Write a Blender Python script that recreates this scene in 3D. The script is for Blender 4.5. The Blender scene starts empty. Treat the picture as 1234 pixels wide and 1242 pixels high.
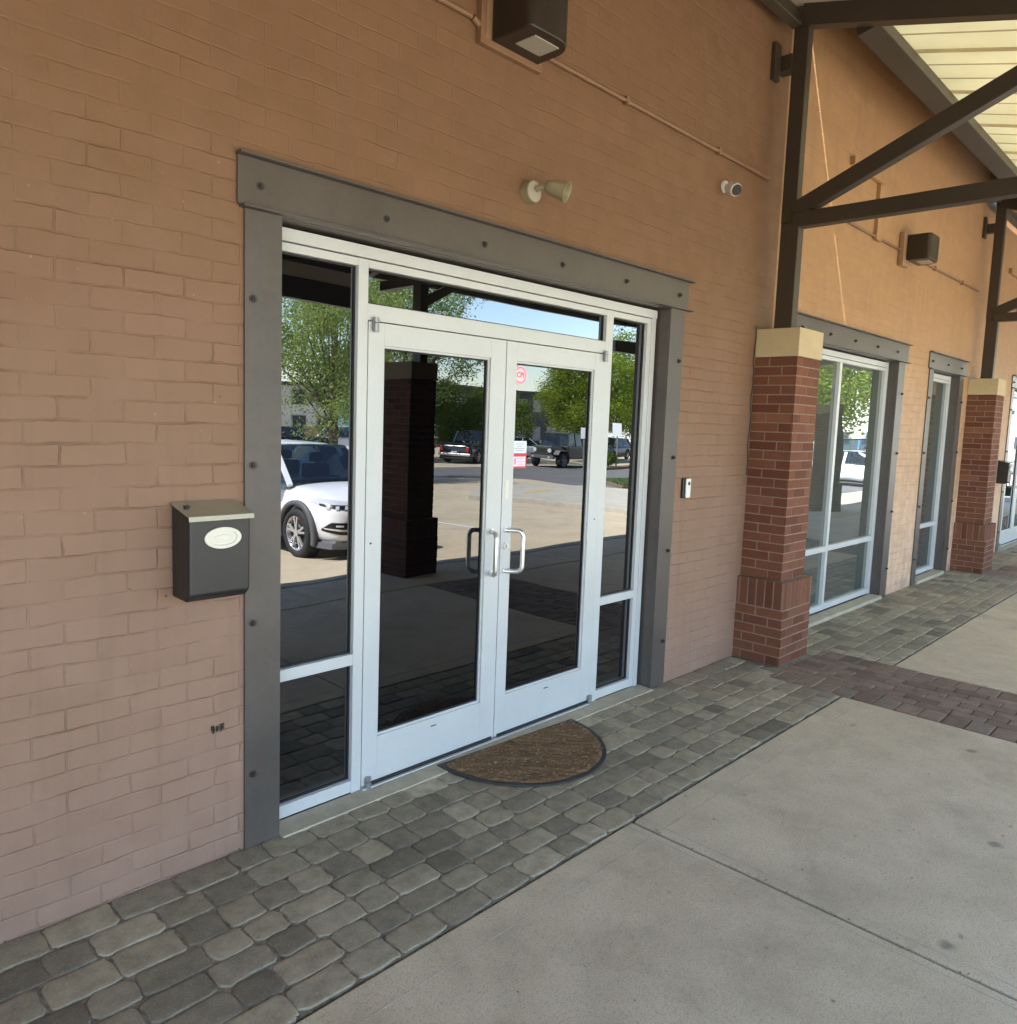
import bpy, bmesh, math, random
import numpy as np
from mathutils import Vector, Matrix
from mathutils.bvhtree import BVHTree
random.seed(7); rng = np.random.default_rng(7)
scene = bpy.context.scene
col = bpy.data.collections.new('scene'); scene.collection.children.link(col)
PI = math.pi

# ------------------------------------------------------------------ materials
class NT:
    def __init__(s, name):
        s.m = bpy.data.materials.new(name); s.m.use_nodes = True
        s.t = s.m.node_tree; s.t.nodes.clear()
        s.out = s.n('ShaderNodeOutputMaterial')
    def n(s, typ, **kw):
        nd = s.t.nodes.new(typ)
        for k, v in kw.items(): setattr(nd, k, v)
        return nd
    def l(s, a, b): s.t.links.new(a, b)
    def coord(s, kind='Object', scale=(1, 1, 1)):
        tc = s.n('ShaderNodeTexCoord'); mp = s.n('ShaderNodeMapping'); mp.inputs['Scale'].default_value = scale
        s.l(tc.outputs[kind], mp.inputs['Vector']); return mp.outputs['Vector']
    def noise(s, vec, scale, detail=4, rough=.55, dist=0.):
        nd = s.n('ShaderNodeTexNoise'); nd.inputs['Scale'].default_value = scale
        nd.inputs['Detail'].default_value = detail; nd.inputs['Roughness'].default_value = rough
        nd.inputs['Distortion'].default_value = dist
        if vec is not None: s.l(vec, nd.inputs['Vector'])
        return nd.outputs['Fac']
    def ramp(s, fac, stops):
        r = s.n('ShaderNodeValToRGB'); e = r.color_ramp.elements
        while len(e) < len(stops): e.new(.5)
        for i, (p, c) in enumerate(stops):
            e[i].position = p; e[i].color = (*c, 1) if hasattr(c, '__len__') else (c, c, c, 1)
        s.l(fac, r.inputs['Fac']); return r.outputs['Color']
    def math(s, op, a, b=None, clamp=False):
        nd = s.n('ShaderNodeMath', operation=op); nd.use_clamp = clamp
        for i, v in enumerate((a, b)):
            if v is None: continue
            if isinstance(v, (int, float)): nd.inputs[i].default_value = v
            else: s.l(v, nd.inputs[i])
        return nd.outputs[0]
    def mix(s, fac, a, b, mode='MIX'):
        nd = s.n('ShaderNodeMix', data_type='RGBA', blend_type=mode)
        def put(i, v):
            if isinstance(v, (int, float)) and i == 0: nd.inputs[0].default_value = v
            elif isinstance(v, tuple): nd.inputs[i].default_value = (*v, 1)[:4]
            elif isinstance(v, (int, float)): nd.inputs[i].default_value = (v, v, v, 1)
            else: s.l(v, nd.inputs[i])
        put(0, fac); put(6, a); put(7, b); return nd.outputs[2]
    def bump(s, h, strength=1., dist=.01):
        nd = s.n('ShaderNodeBump'); nd.inputs['Strength'].default_value = strength
        nd.inputs['Distance'].default_value = dist; s.l(h, nd.inputs['Height']); return nd.outputs['Normal']
    def pbr(s, color, rough=.6, metal=0., normal=None, spec=.5, emis=None, coat=0.):
        b = s.n('ShaderNodeBsdfPrincipled')
        if isinstance(color, tuple): b.inputs['Base Color'].default_value = (*color, 1)
        else: s.l(color, b.inputs['Base Color'])
        if isinstance(rough, (int, float)): b.inputs['Roughness'].default_value = rough
        else: s.l(rough, b.inputs['Roughness'])
        b.inputs['Metallic'].default_value = metal; b.inputs['Specular IOR Level'].default_value = spec
        b.inputs['Coat Weight'].default_value = coat
        if normal is not None: s.l(normal, b.inputs['Normal'])
        s.l(b.outputs[0], s.out.inputs['Surface']); return b

M = {}
def simple(name, c, rough=.6, metal=0., var=.12, scale=8., bump=.0, bscale=60., coat=0., spec=.5):
    t = NT(name); v = t.coord()
    n1 = t.noise(v, scale, 5, .6); n2 = t.noise(v, scale * 9, 3)
    f = t.math('ADD', t.math('MULTIPLY', n1, .7), t.math('MULTIPLY', n2, .3))
    cc = t.ramp(f, [(.3, tuple(x * (1 - var) for x in c)), (.7, tuple(min(1, x * (1 + var)) for x in c))])
    rr = t.math('ADD', t.math('MULTIPLY', n1, .18), rough - .09, True)
    nm = t.bump(t.noise(v, bscale, 3), bump, .002) if bump else None
    t.pbr(cc, rr, metal, nm, spec=spec, coat=coat); M[name] = t.m; return t.m

def brick_field(t, vec, bw, rh, mort, seedshift=0.):
    """distorted running bond: returns (brick tone 0..1, mortar mask 0..1)"""
    nd = t.n('ShaderNodeTexNoise'); nd.inputs['Scale'].default_value = 3.5; nd.inputs['Detail'].default_value = 4; nd.inputs['Roughness'].default_value = .6
    t.l(vec, nd.inputs['Vector'])
    sub = t.n('ShaderNodeVectorMath', operation='SUBTRACT'); t.l(nd.outputs['Color'], sub.inputs[0]); sub.inputs[1].default_value = (.5, .5, .5)
    sc = t.n('ShaderNodeVectorMath', operation='SCALE'); t.l(sub.outputs[0], sc.inputs[0]); sc.inputs['Scale'].default_value = .030
    ad = t.n('ShaderNodeVectorMath', operation='ADD'); t.l(vec, ad.inputs[0]); t.l(sc.outputs[0], ad.inputs[1])
    nf = t.n('ShaderNodeTexNoise'); nf.inputs['Scale'].default_value = 45; nf.inputs['Detail'].default_value = 3
    t.l(vec, nf.inputs['Vector'])
    sub2 = t.n('ShaderNodeVectorMath', operation='SUBTRACT'); t.l(nf.outputs['Color'], sub2.inputs[0]); sub2.inputs[1].default_value = (.5, .5, .5)
    sc2 = t.n('ShaderNodeVectorMath', operation='SCALE'); t.l(sub2.outputs[0], sc2.inputs[0]); sc2.inputs['Scale'].default_value = .006
    ad2 = t.n('ShaderNodeVectorMath', operation='ADD'); t.l(ad.outputs[0], ad2.inputs[0]); t.l(sc2.outputs[0], ad2.inputs[1])
    br = t.n('ShaderNodeTexBrick'); br.offset = .5; br.squash = 1
    br.inputs['Scale'].default_value = 1; br.inputs['Brick Width'].default_value = bw; br.inputs['Row Height'].default_value = rh
    br.inputs['Mortar Size'].default_value = mort; br.inputs['Mortar Smooth'].default_value = .9
    br.inputs['Color1'].default_value = (0, 0, 0, 1); br.inputs['Color2'].default_value = (1, 1, 1, 1); br.inputs['Mortar'].default_value = (.5, .5, .5, 1)
    t.l(ad2.outputs[0], br.inputs['Vector'])
    return br.outputs['Color'], br.outputs['Fac']

def painted_brick():
    t = NT('painted_brick')
    tc = t.n('ShaderNodeTexCoord'); sx = t.n('ShaderNodeSeparateXYZ'); t.l(tc.outputs['Object'], sx.inputs[0])
    cb = t.n('ShaderNodeCombineXYZ'); t.l(t.math('ADD', sx.outputs['X'], sx.outputs['Y']), cb.inputs[0]); t.l(sx.outputs['Z'], cb.inputs[1])
    v = cb.outputs[0]
    tone, mort = brick_field(t, v, .205, .0735, .0055)
    big = t.noise(v, 1.1, 4); mid = t.noise(v, 7, 5, .6); fine = t.noise(v, 90, 4, .6); filln = t.noise(v, 5.2, 4, .65)
    fillm = t.ramp(filln, [(.38, .04), (.68, 1.)])          # where thick paint filled the joints
    up = t.ramp(t.math('MULTIPLY', sx.outputs['Z'], .2), [(.43, 1.), (.62, .42)])
    depth = t.math('MULTIPLY', t.math('MULTIPLY', mort, fillm), up)
    h = t.math('ADD', t.math('MULTIPLY', tone, .28), t.math('MULTIPLY', mid, .75))
    h = t.math('SUBTRACT', h, t.math('MULTIPLY', depth, 1.05))
    h = t.math('ADD', h, t.math('MULTIPLY', fine, .10))
    # sparse pits
    vo = t.n('ShaderNodeTexVoronoi'); vo.inputs['Scale'].default_value = 7.; t.l(v, vo.inputs['Vector'])
    pit = t.ramp(vo.outputs['Distance'], [(.0, 1.), (.045, 0.)])
    pm = t.math('MULTIPLY', pit, t.ramp(t.noise(v, 2.3, 2), [(.52, 0.), (.6, 1.)]))
    h = t.math('SUBTRACT', h, t.math('MULTIPLY', pm, .8))
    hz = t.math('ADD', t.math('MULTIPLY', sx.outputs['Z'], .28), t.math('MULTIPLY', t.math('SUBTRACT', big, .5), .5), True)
    base = t.ramp(hz, [(.05, (.268, .168, .124)), (.38, (.212, .126, .083)), (.75, (.152, .083, .043))])  # canopy's warm shade put into the paint, darker towards the top
    # brighter light beyond the post, put into the paint as a lighter colour
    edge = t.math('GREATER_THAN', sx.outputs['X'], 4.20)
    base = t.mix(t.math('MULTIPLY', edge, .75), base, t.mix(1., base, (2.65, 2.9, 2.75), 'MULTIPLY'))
    base = t.mix(t.math('MULTIPLY', tone, .34), base, t.mix(1., base, (1.22, 1.24, 1.26), 'MULTIPLY'))
    base = t.mix(t.ramp(mid, [(.35, .30), (.62, 0.)]), base, (.20, .11, .07))
    dirt = t.math('MULTIPLY', t.ramp(depth, [(.5, 0.), (.95, 1.)]), .22)
    base = t.mix(dirt, base, (.13, .07, .045))
    base = t.mix(t.math('MULTIPLY', pm, .8), base, (.05, .03, .02))
    # splash band of grime above the pavers, and a few white scuffs
    gz = t.math('ADD', sx.outputs['Z'], t.math('MULTIPLY', t.math('SUBTRACT', mid, .5), .25))
    base = t.mix(t.ramp(gz, [(.0, .35), (.16, 0.)]), base, (.21, .14, .108))
    sc = t.math('MULTIPLY', t.ramp(t.noise(v, 38, 2), [(.73, 0.), (.78, 1.)]), .35)
    base = t.mix(sc, base, (.42, .32, .25))
    st = t.n('ShaderNodeMapping'); st.inputs['Scale'].default_value = (9., .55, 1.); t.l(v, st.inputs['Vector'])
    base = t.mix(t.ramp(t.noise(st.outputs[0], 1., 5, .65), [(.52, 0.), (.72, .22)]), base, (.13, .085, .06))
    chip = t.math('MULTIPLY', t.ramp(t.noise(v, 26, 4, .7), [(.70, 0.), (.715, 1.)]), t.ramp(t.noise(v, 1.7, 3), [(.5, 0.), (.6, .7)]))
    base = t.mix(chip, base, (.16, .075, .05)); h = t.math('SUBTRACT', h, t.math('MULTIPLY', chip, .35))
    nm = t.bump(h, .8, .0062)
    t.pbr(base, t.math('ADD', t.math('MULTIPLY', mid, .25), .5), 0, nm, spec=.35)
    M['painted_brick'] = t.m
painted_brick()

def island_mat(name, stops, rough=.85, bump=.5, bscale=120., dirtc=(.05, .045, .035)):
    t = NT(name); g = t.n('ShaderNodeNewGeometry'); v = t.coord()
    base = t.ramp(g.outputs['Random Per Island'], stops)
    n = t.noise(v, 14, 6, .65); f = t.noise(v, bscale, 4, .7)
    base = t.mix(t.ramp(n, [(.35, .35), (.6, 0.)]), base, dirtc)
    base = t.mix(t.ramp(f, [(.55, 0.), (.75, .3)]), base, tuple(min(1, c * 1.6) for c in stops[-1][1]))
    base = t.mix(t.ramp(f, [(.25, .35), (.45, 0.)]), base, tuple(c * .5 for c in stops[0][1]))
    t.pbr(base, rough, 0, t.bump(t.math('ADD', f, n), bump, .003), spec=.15); M[name] = t.m
island_mat('paver', [(0, (.165, .143, .108)), (.2, (.31, .268, .19)), (.45, (.375, .325, .228)), (.6, (.225, .196, .148)), (.85, (.33, .288, .207)), (1, (.42, .365, .262))], bump=.9)
island_mat('band_brick', [(0, (.155, .112, .083)), (.4, (.22, .16, .12)), (.7, (.255, .185, .14)), (1, (.20, .17, .135))])
island_mat('pier_brick_shaded', [(0, (.045, .02, .014)), (.5, (.07, .032, .022)), (1, (.09, .04, .026))], rough=.9, bump=.35, dirtc=(.04, .02, .014))  # outer pier brick, its shade put into a darker colour
island_mat('pier_brick', [(0, (.10, .038, .023)), (.3, (.145, .056, .032)), (.6, (.18, .074, .045)), (.8, (.125, .05, .034)), (1, (.205, .092, .058))], rough=.8, bump=.35, dirtc=(.11, .045, .03))
simple('mortar', (.22, .145, .103), .9, var=.2, scale=20, bump=.6)
simple('mortar_shaded', (.075, .05, .038), .9, var=.2, scale=20, bump=.6)  # outer pier mortar, darkened to carry the shade
simple('cap_shaded', (.15, .12, .075), .85, var=.15, scale=5)  # outer pier cap, shade put into the stone colour
simple('cap_stone', (.43, .345, .21), .85, var=.10, scale=5, bump=.4, bscale=90)
simple('joint_sand', (.20, .175, .13), .95, var=.8, scale=30, bump=.8)
simple('sill_concrete', (.36, .32, .24), .85, var=.2, scale=10, bump=.5)
simple('steel_paint', (.076, .064, .057), .40, var=.2, scale=3.5, bump=.25, bscale=40)
simple('canopy_paint', (.040, .030, .021), .45, var=.15, scale=4, bump=.15)
simple('alu', (.50, .515, .52), .38, metal=.1, var=.05, scale=3, bump=.08, bscale=200)
simple('alu_dark', (.26, .27, .28), .4, metal=.5, var=.1, scale=4)
simple('chrome', (.72, .72, .71), .30, metal=.8, var=.06, scale=5)
simple('bolt_steel', (.05, .045, .045), .5, metal=.3, var=.3, scale=40)
simple('gasket', (.012, .012, .012), .7, var=.2)
simple('mailbox_black', (.016, .016, .017), .42, var=.2, scale=12)
simple('mailbox_lid', (.36, .33, .24), .35, metal=.3, var=.12, scale=10)
simple('plaque', (.62, .60, .53), .35, var=.05, scale=12)
simple('fixture_bronze', (.022, .016, .011), .38, var=.25, scale=14)
simple('fixture_lens', (.32, .31, .26), .35, var=.08, scale=9)
simple('spot_enamel', (.25, .225, .145), .4, var=.15, scale=20)
simple('white_plastic', (.66, .66, .66), .35, var=.04)
simple('black_plastic', (.012, .012, .012), .3, var=.2)
simple('rubber', (.03, .029, .028), .7, var=.25)
simple('conduit_paint', (.19, .108, .06), .5, var=.15, scale=12)
simple('conduit_pale', (.27, .17, .10), .5, var=.12, scale=12)
simple('sealant', (.55, .40, .24), .7, var=.1)
simple('paper_white', (.70, .74, .82), .7, var=.03)
simple('paper_pink', (.85, .62, .66), .7, var=.05)
simple('ink_red', (.62, .05, .09), .6, var=.05)
simple('ink_pink', (.80, .22, .42), .6, var=.05)
simple('ink_grey', (.30, .33, .45), .6, var=.05)
simple('roof_grey', (.17, .155, .135), .55, var=.08, scale=3)
simple('car_white', (.80, .81, .82), .22, var=.02, coat=.6)
simple('car_black', (.012, .013, .016), .2, var=.1, coat=.8)
simple('car_green', (.028, .034, .026), .25, var=.1, coat=.6)
simple('car_red', (.40, .02, .02), .25, var=.05, coat=.6)
simple('car_blue', (.06, .16, .40), .25, var=.05, coat=.6)
simple('car_silver', (.45, .46, .47), .28, metal=.5, var=.05, coat=.5)
simple('car_grey', (.10, .105, .11), .28, metal=.3, var=.05, coat=.5)
simple('cladding', (.09, .09, .095), .6, var=.1)
simple('car_glass', (.012, .018, .022), .05, var=.1, spec=.9)
simple('tyre', (.016, .016, .016), .75, var=.2)
simple('rim_metal', (.60, .61, .62), .25, metal=.7, var=.04)
simple('lamp_clear', (.55, .57, .60), .12, var=.1, spec=.9)
simple('lamp_red', (.55, .015, .01), .2, var=.1)
simple('lamp_amber', (.55, .16, .03), .2, var=.1)
simple('bark', (.10, .075, .055), .9, var=.3, scale=12, bump=.8)
simple('b_brick', (.42, .23, .17), .85, var=.12, scale=2)
simple('b_cream', (.68, .65, .57), .8, var=.05, scale=1)
simple('b_dark', (.045, .045, .05), .6, var=.15, scale=1)
simple('b_teal', (.10, .24, .27), .15, var=.2, scale=1)
simple('b_grey', (.30, .30, .31), .7, var=.1, scale=1)
simple('sign_white', (.80, .81, .80), .4, var=.03)
simple('pole_steel', (.30, .31, .31), .4, metal=.6, var=.1)
simple('yellow_line', (.55, .38, .10), .75, var=.25, scale=12)
simple('lot_white', (.62, .61, .58), .75, var=.25, scale=12)
simple('soil', (.16, .10, .07), .95, var=.3, scale=6, bump=.8)
simple('brick_red_low', (.30, .12, .08), .85, var=.2, scale=8)

def glass_mat(name, base, refl, tint=(.92, .95, 1.)):
    t = NT(name)
    v = t.coord(); nm = t.bump(t.noise(v, 1.3, 1, .4), .05, .05)
    gl = t.n('ShaderNodeBsdfAnisotropic'); gl.inputs['Roughness'].default_value = .0; gl.inputs['Color'].default_value = (*tint, 1)
    t.l(nm, gl.inputs['Normal'])
    df = t.n('ShaderNodeBsdfDiffuse'); 
    dust = t.noise(t.coord(), 6, 5)
    t.l(t.ramp(dust, [(.3, tuple(b * .8 for b in base)), (.8, tuple(b * 1.3 for b in base))]), df.inputs['Color'])
    fr = t.n('ShaderNodeFresnel'); fr.inputs['IOR'].default_value = 1.5
    f = t.math('ADD', t.math('MULTIPLY', fr.outputs[0], 1.6), refl, True)
    mx = t.n('ShaderNodeMixShader'); t.l(f, mx.inputs[0]); t.l(df.outputs[0], mx.inputs[1]); t.l(gl.outputs[0], mx.inputs[2])
    t.l(mx.outputs[0], t.out.inputs['Surface']); M[name] = t.m
def car_glass_mat():
    t = NT('car_glass'); tr = t.n('ShaderNodeBsdfTransparent'); tr.inputs[0].default_value = (.30, .36, .36, 1)
    gl = t.n('ShaderNodeBsdfAnisotropic'); gl.inputs['Roughness'].default_value = .02; gl.inputs['Color'].default_value = (1, 1, 1, 1)
    fr = t.n('ShaderNodeFresnel'); fr.inputs['IOR'].default_value = 1.5
    mx = t.n('ShaderNodeMixShader'); t.l(t.math('ADD', fr.outputs[0], .02, True), mx.inputs[0]); t.l(tr.outputs[0], mx.inputs[1]); t.l(gl.outputs[0], mx.inputs[2])
    t.l(mx.outputs[0], t.out.inputs['Surface']); M['car_glass'] = t.m
car_glass_mat()
simple('cabin_trim', (.035, .035, .037), .8, var=.2)
glass_mat('door_glass', (.001, .001, .0013), .036)
glass_mat('side_glass', (.002, .0025, .0035), .082)
glass_mat('window_glass', (.062, .073, .064), .035)

def concrete(name, c1, c2, stain=(.12, .115, .10), rough=.85, gum=True, scl=1.):
    t = NT(name); v = t.coord('Object', (scl, scl, scl))
    a = t.noise(v, .9, 6, .6, .6); b = t.noise(v, 5, 6, .62); f = t.noise(v, 170, 4, .7); g = t.noise(v, 2.6, 8, .72, .25)
    base = t.ramp(t.math('ADD', t.math('MULTIPLY', a, .55), t.math('MULTIPLY', b, .45)), [(.35, c1), (.62, c2)])
    base = t.mix(t.ramp(g, [(.32, .42), (.50, 0.)]), base, tuple(x * .66 for x in c1))
    f2 = t.noise(v, 60, 5, .75); sp = t.noise(v, 21, 3, .8)
    base = t.mix(t.ramp(f, [(.32, .7), (.50, 0.)]), base, tuple(x * .5 for x in c1))
    base = t.mix(t.ramp(f2, [(.34, .45), (.47, 0.)]), base, tuple(x * .6 for x in c1))
    base = t.mix(t.ramp(sp, [(.66, 0.), (.72, .35)]), base, tuple(x * .45 for x in c1))
    base = t.mix(t.ramp(f, [(.60, 0.), (.8, .4)]), base, tuple(min(1, x * 1.5) for x in c2))
    if gum:
        for sc_, th, k in ((2.1, .075, .6), (4.7, .08, .5), (9.5, .09, .6)):
            vo = t.n('ShaderNodeTexVoronoi'); vo.inputs['Scale'].default_value = sc_
            dd = t.n('ShaderNodeVectorMath', operation='ADD'); t.l(v, dd.inputs[0]); 
            nn = t.n('ShaderNodeTexNoise'); nn.inputs['Scale'].default_value = 16; t.l(v, nn.inputs['Vector'])
            s2 = t.n('ShaderNodeVectorMath', operation='SCALE'); t.l(nn.outputs['Color'], s2.inputs[0]); s2.inputs['Scale'].default_value = .04
            t.l(s2.outputs[0], dd.inputs[1]); t.l(dd.outputs[0], vo.inputs['Vector'])
            sel = t.n('ShaderNodeSeparateColor'); t.l(vo.outputs['Color'], sel.inputs[0])
            m = t.math('MULTIPLY', t.ramp(vo.outputs['Distance'], [(th * .5, 1.), (th, 0.)]), t.ramp(sel.outputs[0], [(.62, 0.), (.64, 1.)]))
            base = t.mix(t.math('MULTIPLY', m, k), base, stain)
    t.pbr(base, rough, 0, t.bump(t.math('ADD', f, t.math('MULTIPLY', b, 1.5)), .45, .003), spec=.2); M[name] = t.m
concrete('walk_concrete', (.435, .365, .258), (.585, .50, .365))
concrete('lot_concrete', (.42, .345, .235), (.53, .44, .31), gum=False, scl=.5)
concrete('curb_concrete', (.38, .35, .28), (.48, .44, .36), gum=False)
concrete('asphalt', (.12, .118, .115), (.17, .165, .16), gum=False, scl=.6)
concrete('far_ground', (.16, .16, .13), (.22, .21, .17), gum=False, scl=.1)

def grass_mat():
    t = NT('grass'); v = t.coord(); g = t.n('ShaderNodeNewGeometry')
    t.pbr(t.ramp(t.math('ADD', t.math('MULTIPLY', g.outputs['Random Per Island'], .6), t.math('MULTIPLY', t.noise(v, 3, 4), .4)), [(.2, (.05, .085, .02)), (.8, (.13, .17, .05))]), .8); M['grass'] = t.m
grass_mat()
def leaf_mat(name, a, b):
    t = NT(name); g = t.n('ShaderNodeNewGeometry')
    c = t.ramp(g.outputs['Random Per Island'], [(0, a), (.6, tuple((x + y) / 2 for x, y in zip(a, b))), (1, b)])
    d = t.n('ShaderNodeBsdfDiffuse'); tr = t.n('ShaderNodeBsdfTranslucent'); t.l(c, d.inputs[0])
    t.l(t.mix(.5, c, tuple(min(1, x * 1.8) for x in b)), tr.inputs[0])
    mx = t.n('ShaderNodeMixShader'); mx.inputs[0].default_value = .45; t.l(d.outputs[0], mx.inputs[1]); t.l(tr.outputs[0], mx.inputs[2])
    t.l(mx.outputs[0], t.out.inputs['Surface']); M[name] = t.m
leaf_mat('leaf_ash', (.09, .14, .04), (.30, .36, .11))
leaf_mat('leaf_oak', (.05, .10, .015), (.30, .36, .05))
leaf_mat('leaf_dark', (.04, .075, .015), (.17, .22, .05))
def panel_mat():
    t = NT('panel_translucent'); v = t.coord()
    c = t.ramp(t.noise(v, 2.2, 4), [(.3, (.80, .775, .60)), (.7, (.86, .84, .68))])
    d = t.n('ShaderNodeBsdfDiffuse'); tr = t.n('ShaderNodeBsdfTranslucent'); t.l(c, d.inputs[0]); t.l(c, tr.inputs[0])
    mx = t.n('ShaderNodeMixShader'); mx.inputs[0].default_value = .165; t.l(d.outputs[0], mx.inputs[1]); t.l(tr.outputs[0], mx.inputs[2])
    t.l(mx.outputs[0], t.out.inputs['Surface']); M['panel_translucent'] = t.m
panel_mat()
def opal_mat():
    t = NT('roof_opal'); v = t.coord()
    c = t.ramp(t.noise(v, 1.6, 5), [(.3, (.44, .39, .31)), (.7, (.52, .47, .38))])
    d = t.n('ShaderNodeBsdfDiffuse'); tr = t.n('ShaderNodeBsdfTranslucent'); t.l(c, d.inputs[0]); t.l(c, tr.inputs[0])
    mx = t.n('ShaderNodeMixShader'); mx.inputs[0].default_value = .13; t.l(d.outputs[0], mx.inputs[1]); t.l(tr.outputs[0], mx.inputs[2])
    t.l(mx.outputs[0], t.out.inputs['Surface']); M['roof_opal'] = t.m
opal_mat()
def mat_coir():
    t = NT('coir'); tc = t.n('ShaderNodeTexCoord')
    v = tc.outputs['Object']
    n = t.noise(v, 60, 6, .75, 1.5); m = t.noise(v, 9, 4, .6)
    w = t.n('ShaderNodeTexWave'); w.wave_type = 'BANDS'; w.bands_direction = 'DIAGONAL'; w.inputs['Scale'].default_value = 9; w.inputs['Distortion'].default_value = 7; w.inputs['Detail'].default_value = 4; t.l(v, w.inputs['Vector'])
    base = t.ramp(n, [(.3, (.10, .06, .032)), (.5, (.20, .125, .068)), (.72, (.32, .21, .125))])
    base = t.mix(t.ramp(m, [(.35, .5), (.6, 0.)]), base, (.12, .075, .042))
    base = t.mix(t.ramp(t.noise(v, 34, 2), [(.69, 0.), (.73, .8)]), base, (.5, .40, .26))
    t.pbr(base, .95, 0, t.bump(t.math('ADD', n, t.math('MULTIPLY', w.outputs['Fac'], .5)), 1., .008), spec=.1); M['coir'] = t.m
mat_coir()

# ------------------------------------------------------------------ mesh builder
class MB:
    def __init__(s): s.v = []; s.f = []; s.mi = []; s.sm = []
    def add(s, vs, fs, mi=0, smooth=False):
        o = len(s.v); s.v += [tuple(x) for x in vs]; s.f += [tuple(i + o for i in f) for f in fs]
        s.mi += [mi] * len(fs); s.sm += [smooth] * len(fs); return s
    def box(s, x0, x1, y0, y1, z0, z1, mi=0):
        vs = [(x, y, z) for x in (x0, x1) for y in (y0, y1) for z in (z0, z1)]
        return s.add(vs, [(0, 1, 3, 2), (4, 6, 7, 5), (0, 4, 5, 1), (2, 3, 7, 6), (0, 2, 6, 4), (1, 5, 7, 3)], mi)
    def beam(s, p, q, w, h, up=(0, 0, 1), mi=0):
        p, q = Vector(p), Vector(q); d = (q - p).normalized(); u = Vector(up)
        r = d.cross(u).normalized(); u = r.cross(d)
        vs = [c + r * a * w / 2 + u * b * h / 2 for c in (p, q) for a, b in ((-1, -1), (1, -1), (1, 1), (-1, 1))]
        return s.add(vs, [(3, 2, 1, 0), (4, 5, 6, 7), (0, 1, 5, 4), (1, 2, 6, 5), (2, 3, 7, 6), (3, 0, 4, 7)], mi)
    def cyl(s, p, q, r, r2=None, n=16, mi=0, smooth=True, caps=True):
        p, q = Vector(p), Vector(q); r2 = r if r2 is None else r2
        d = (q - p).normalized(); a = d.orthogonal().normalized(); b = d.cross(a)
        vs = [c + (a * math.cos(2 * PI * i / n) + b * math.sin(2 * PI * i / n)) * rr for c, rr in ((p, r), (q, r2)) for i in range(n)]
        s.add(vs, [(i, (i + 1) % n, n + (i + 1) % n, n + i) for i in range(n)], mi, smooth)
        if caps: s.add(vs, [tuple(range(n))[::-1], tuple(range(n, 2 * n))], mi)
        return s
    def tube(s, pts, r, n=10, mi=0):
        pts = [Vector(p) for p in pts]; rings = []
        a = None
        for i, p in enumerate(pts):
            d = (pts[min(i + 1, len(pts) - 1)] - pts[max(i - 1, 0)]).normalized()
            a = d.orthogonal().normalized() if a is None else (a - d * a.dot(d)).normalized()
            b = d.cross(a); rr = r[i] if hasattr(r, '__len__') else r
            rings.append([p + (a * math.cos(2 * PI * k / n) + b * math.sin(2 * PI * k / n)) * rr for k in range(n)])
        vs = [x for R in rings for x in R]; fs = []
        for i in range(len(pts) - 1):
            for k in range(n): fs.append((i * n + k, i * n + (k + 1) % n, (i + 1) * n + (k + 1) % n, (i + 1) * n + k))
        s.add(vs, fs, mi, True); s.add(vs, [tuple(range(n))[::-1], tuple(range(len(vs) - n, len(vs)))], mi); return s
    def prism(s, poly, axis, a, b, mi=0, smooth=False):
        """poly: list of 2-tuples in the plane normal to axis; extruded from a to b"""
        def P(u, v, w): return {'x': (w, u, v), 'y': (u, w, v), 'z': (u, v, w)}[axis]
        n = len(poly); vs = [P(u, v, a) for u, v in poly] + [P(u, v, b) for u, v in poly]
        s.add(vs, [(i, (i + 1) % n, n + (i + 1) % n, n + i) for i in range(n)], mi, smooth)
        s.add(vs, [tuple(range(n))[::-1], tuple(range(n, 2 * n))], mi); return s
    def build(s, name, mats, parent=None, bevel=0., seg=2, label=None, xf=None, fixn=True, subd=0):
        me = bpy.data.meshes.new(name)
        off = Vector(parent_world(parent)) if (parent is not None and xf is None) else Vector((0, 0, 0))
        vs = s.v
        if xf is not None: vs = [xf @ Vector(v) for v in vs]
        me.from_pydata([tuple(Vector(v) - off) for v in vs], [], s.f)
        if not isinstance(mats, (list, tuple)): mats = [mats]
        for m in mats: me.materials.append(M[m] if isinstance(m, str) else m)
        me.polygons.foreach_set('material_index', s.mi); me.polygons.foreach_set('use_smooth', s.sm)
        if fixn:
            bm = bmesh.new(); bm.from_mesh(me); bmesh.ops.remove_doubles(bm, verts=bm.verts, dist=1e-5) if bevel or subd else None
            bmesh.ops.recalc_face_normals(bm, faces=bm.faces); bm.to_mesh(me); bm.free()
        me.update()
        o = bpy.data.objects.new(name, me); col.objects.link(o)
        if parent is not None: o.parent = parent
        if bevel:
            b = o.modifiers.new('bevel', 'BEVEL'); b.width = bevel; b.segments = seg; b.limit_method = 'ANGLE'; b.angle_limit = math.radians(35); b.harden_normals = True
            for p in me.polygons: p.use_smooth = True
        if subd:
            b = o.modifiers.new('sub', 'SUBSURF'); b.levels = subd; b.render_levels = subd
            for p in me.polygons: p.use_smooth = True
        if label: o['label'] = label
        return o
def parent_world(p):
    v = Vector((0, 0, 0))
    while p is not None: v += Vector(p.location); p = p.parent
    return v
def tag(o, label=None, cat=None, group=None, kind=None):
    if label: o['label'] = label
    if cat: o['category'] = cat
    if group: o['group'] = group
    if kind: o['kind'] = kind
    return o
def thing(name, loc, label, cat, group=None, rz=0.):
    o = bpy.data.objects.new(name, None); o.empty_display_size = .2; col.objects.link(o)
    o.location = loc; o.rotation_euler = (0, 0, rz); return tag(o, label, cat, group)
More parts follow.
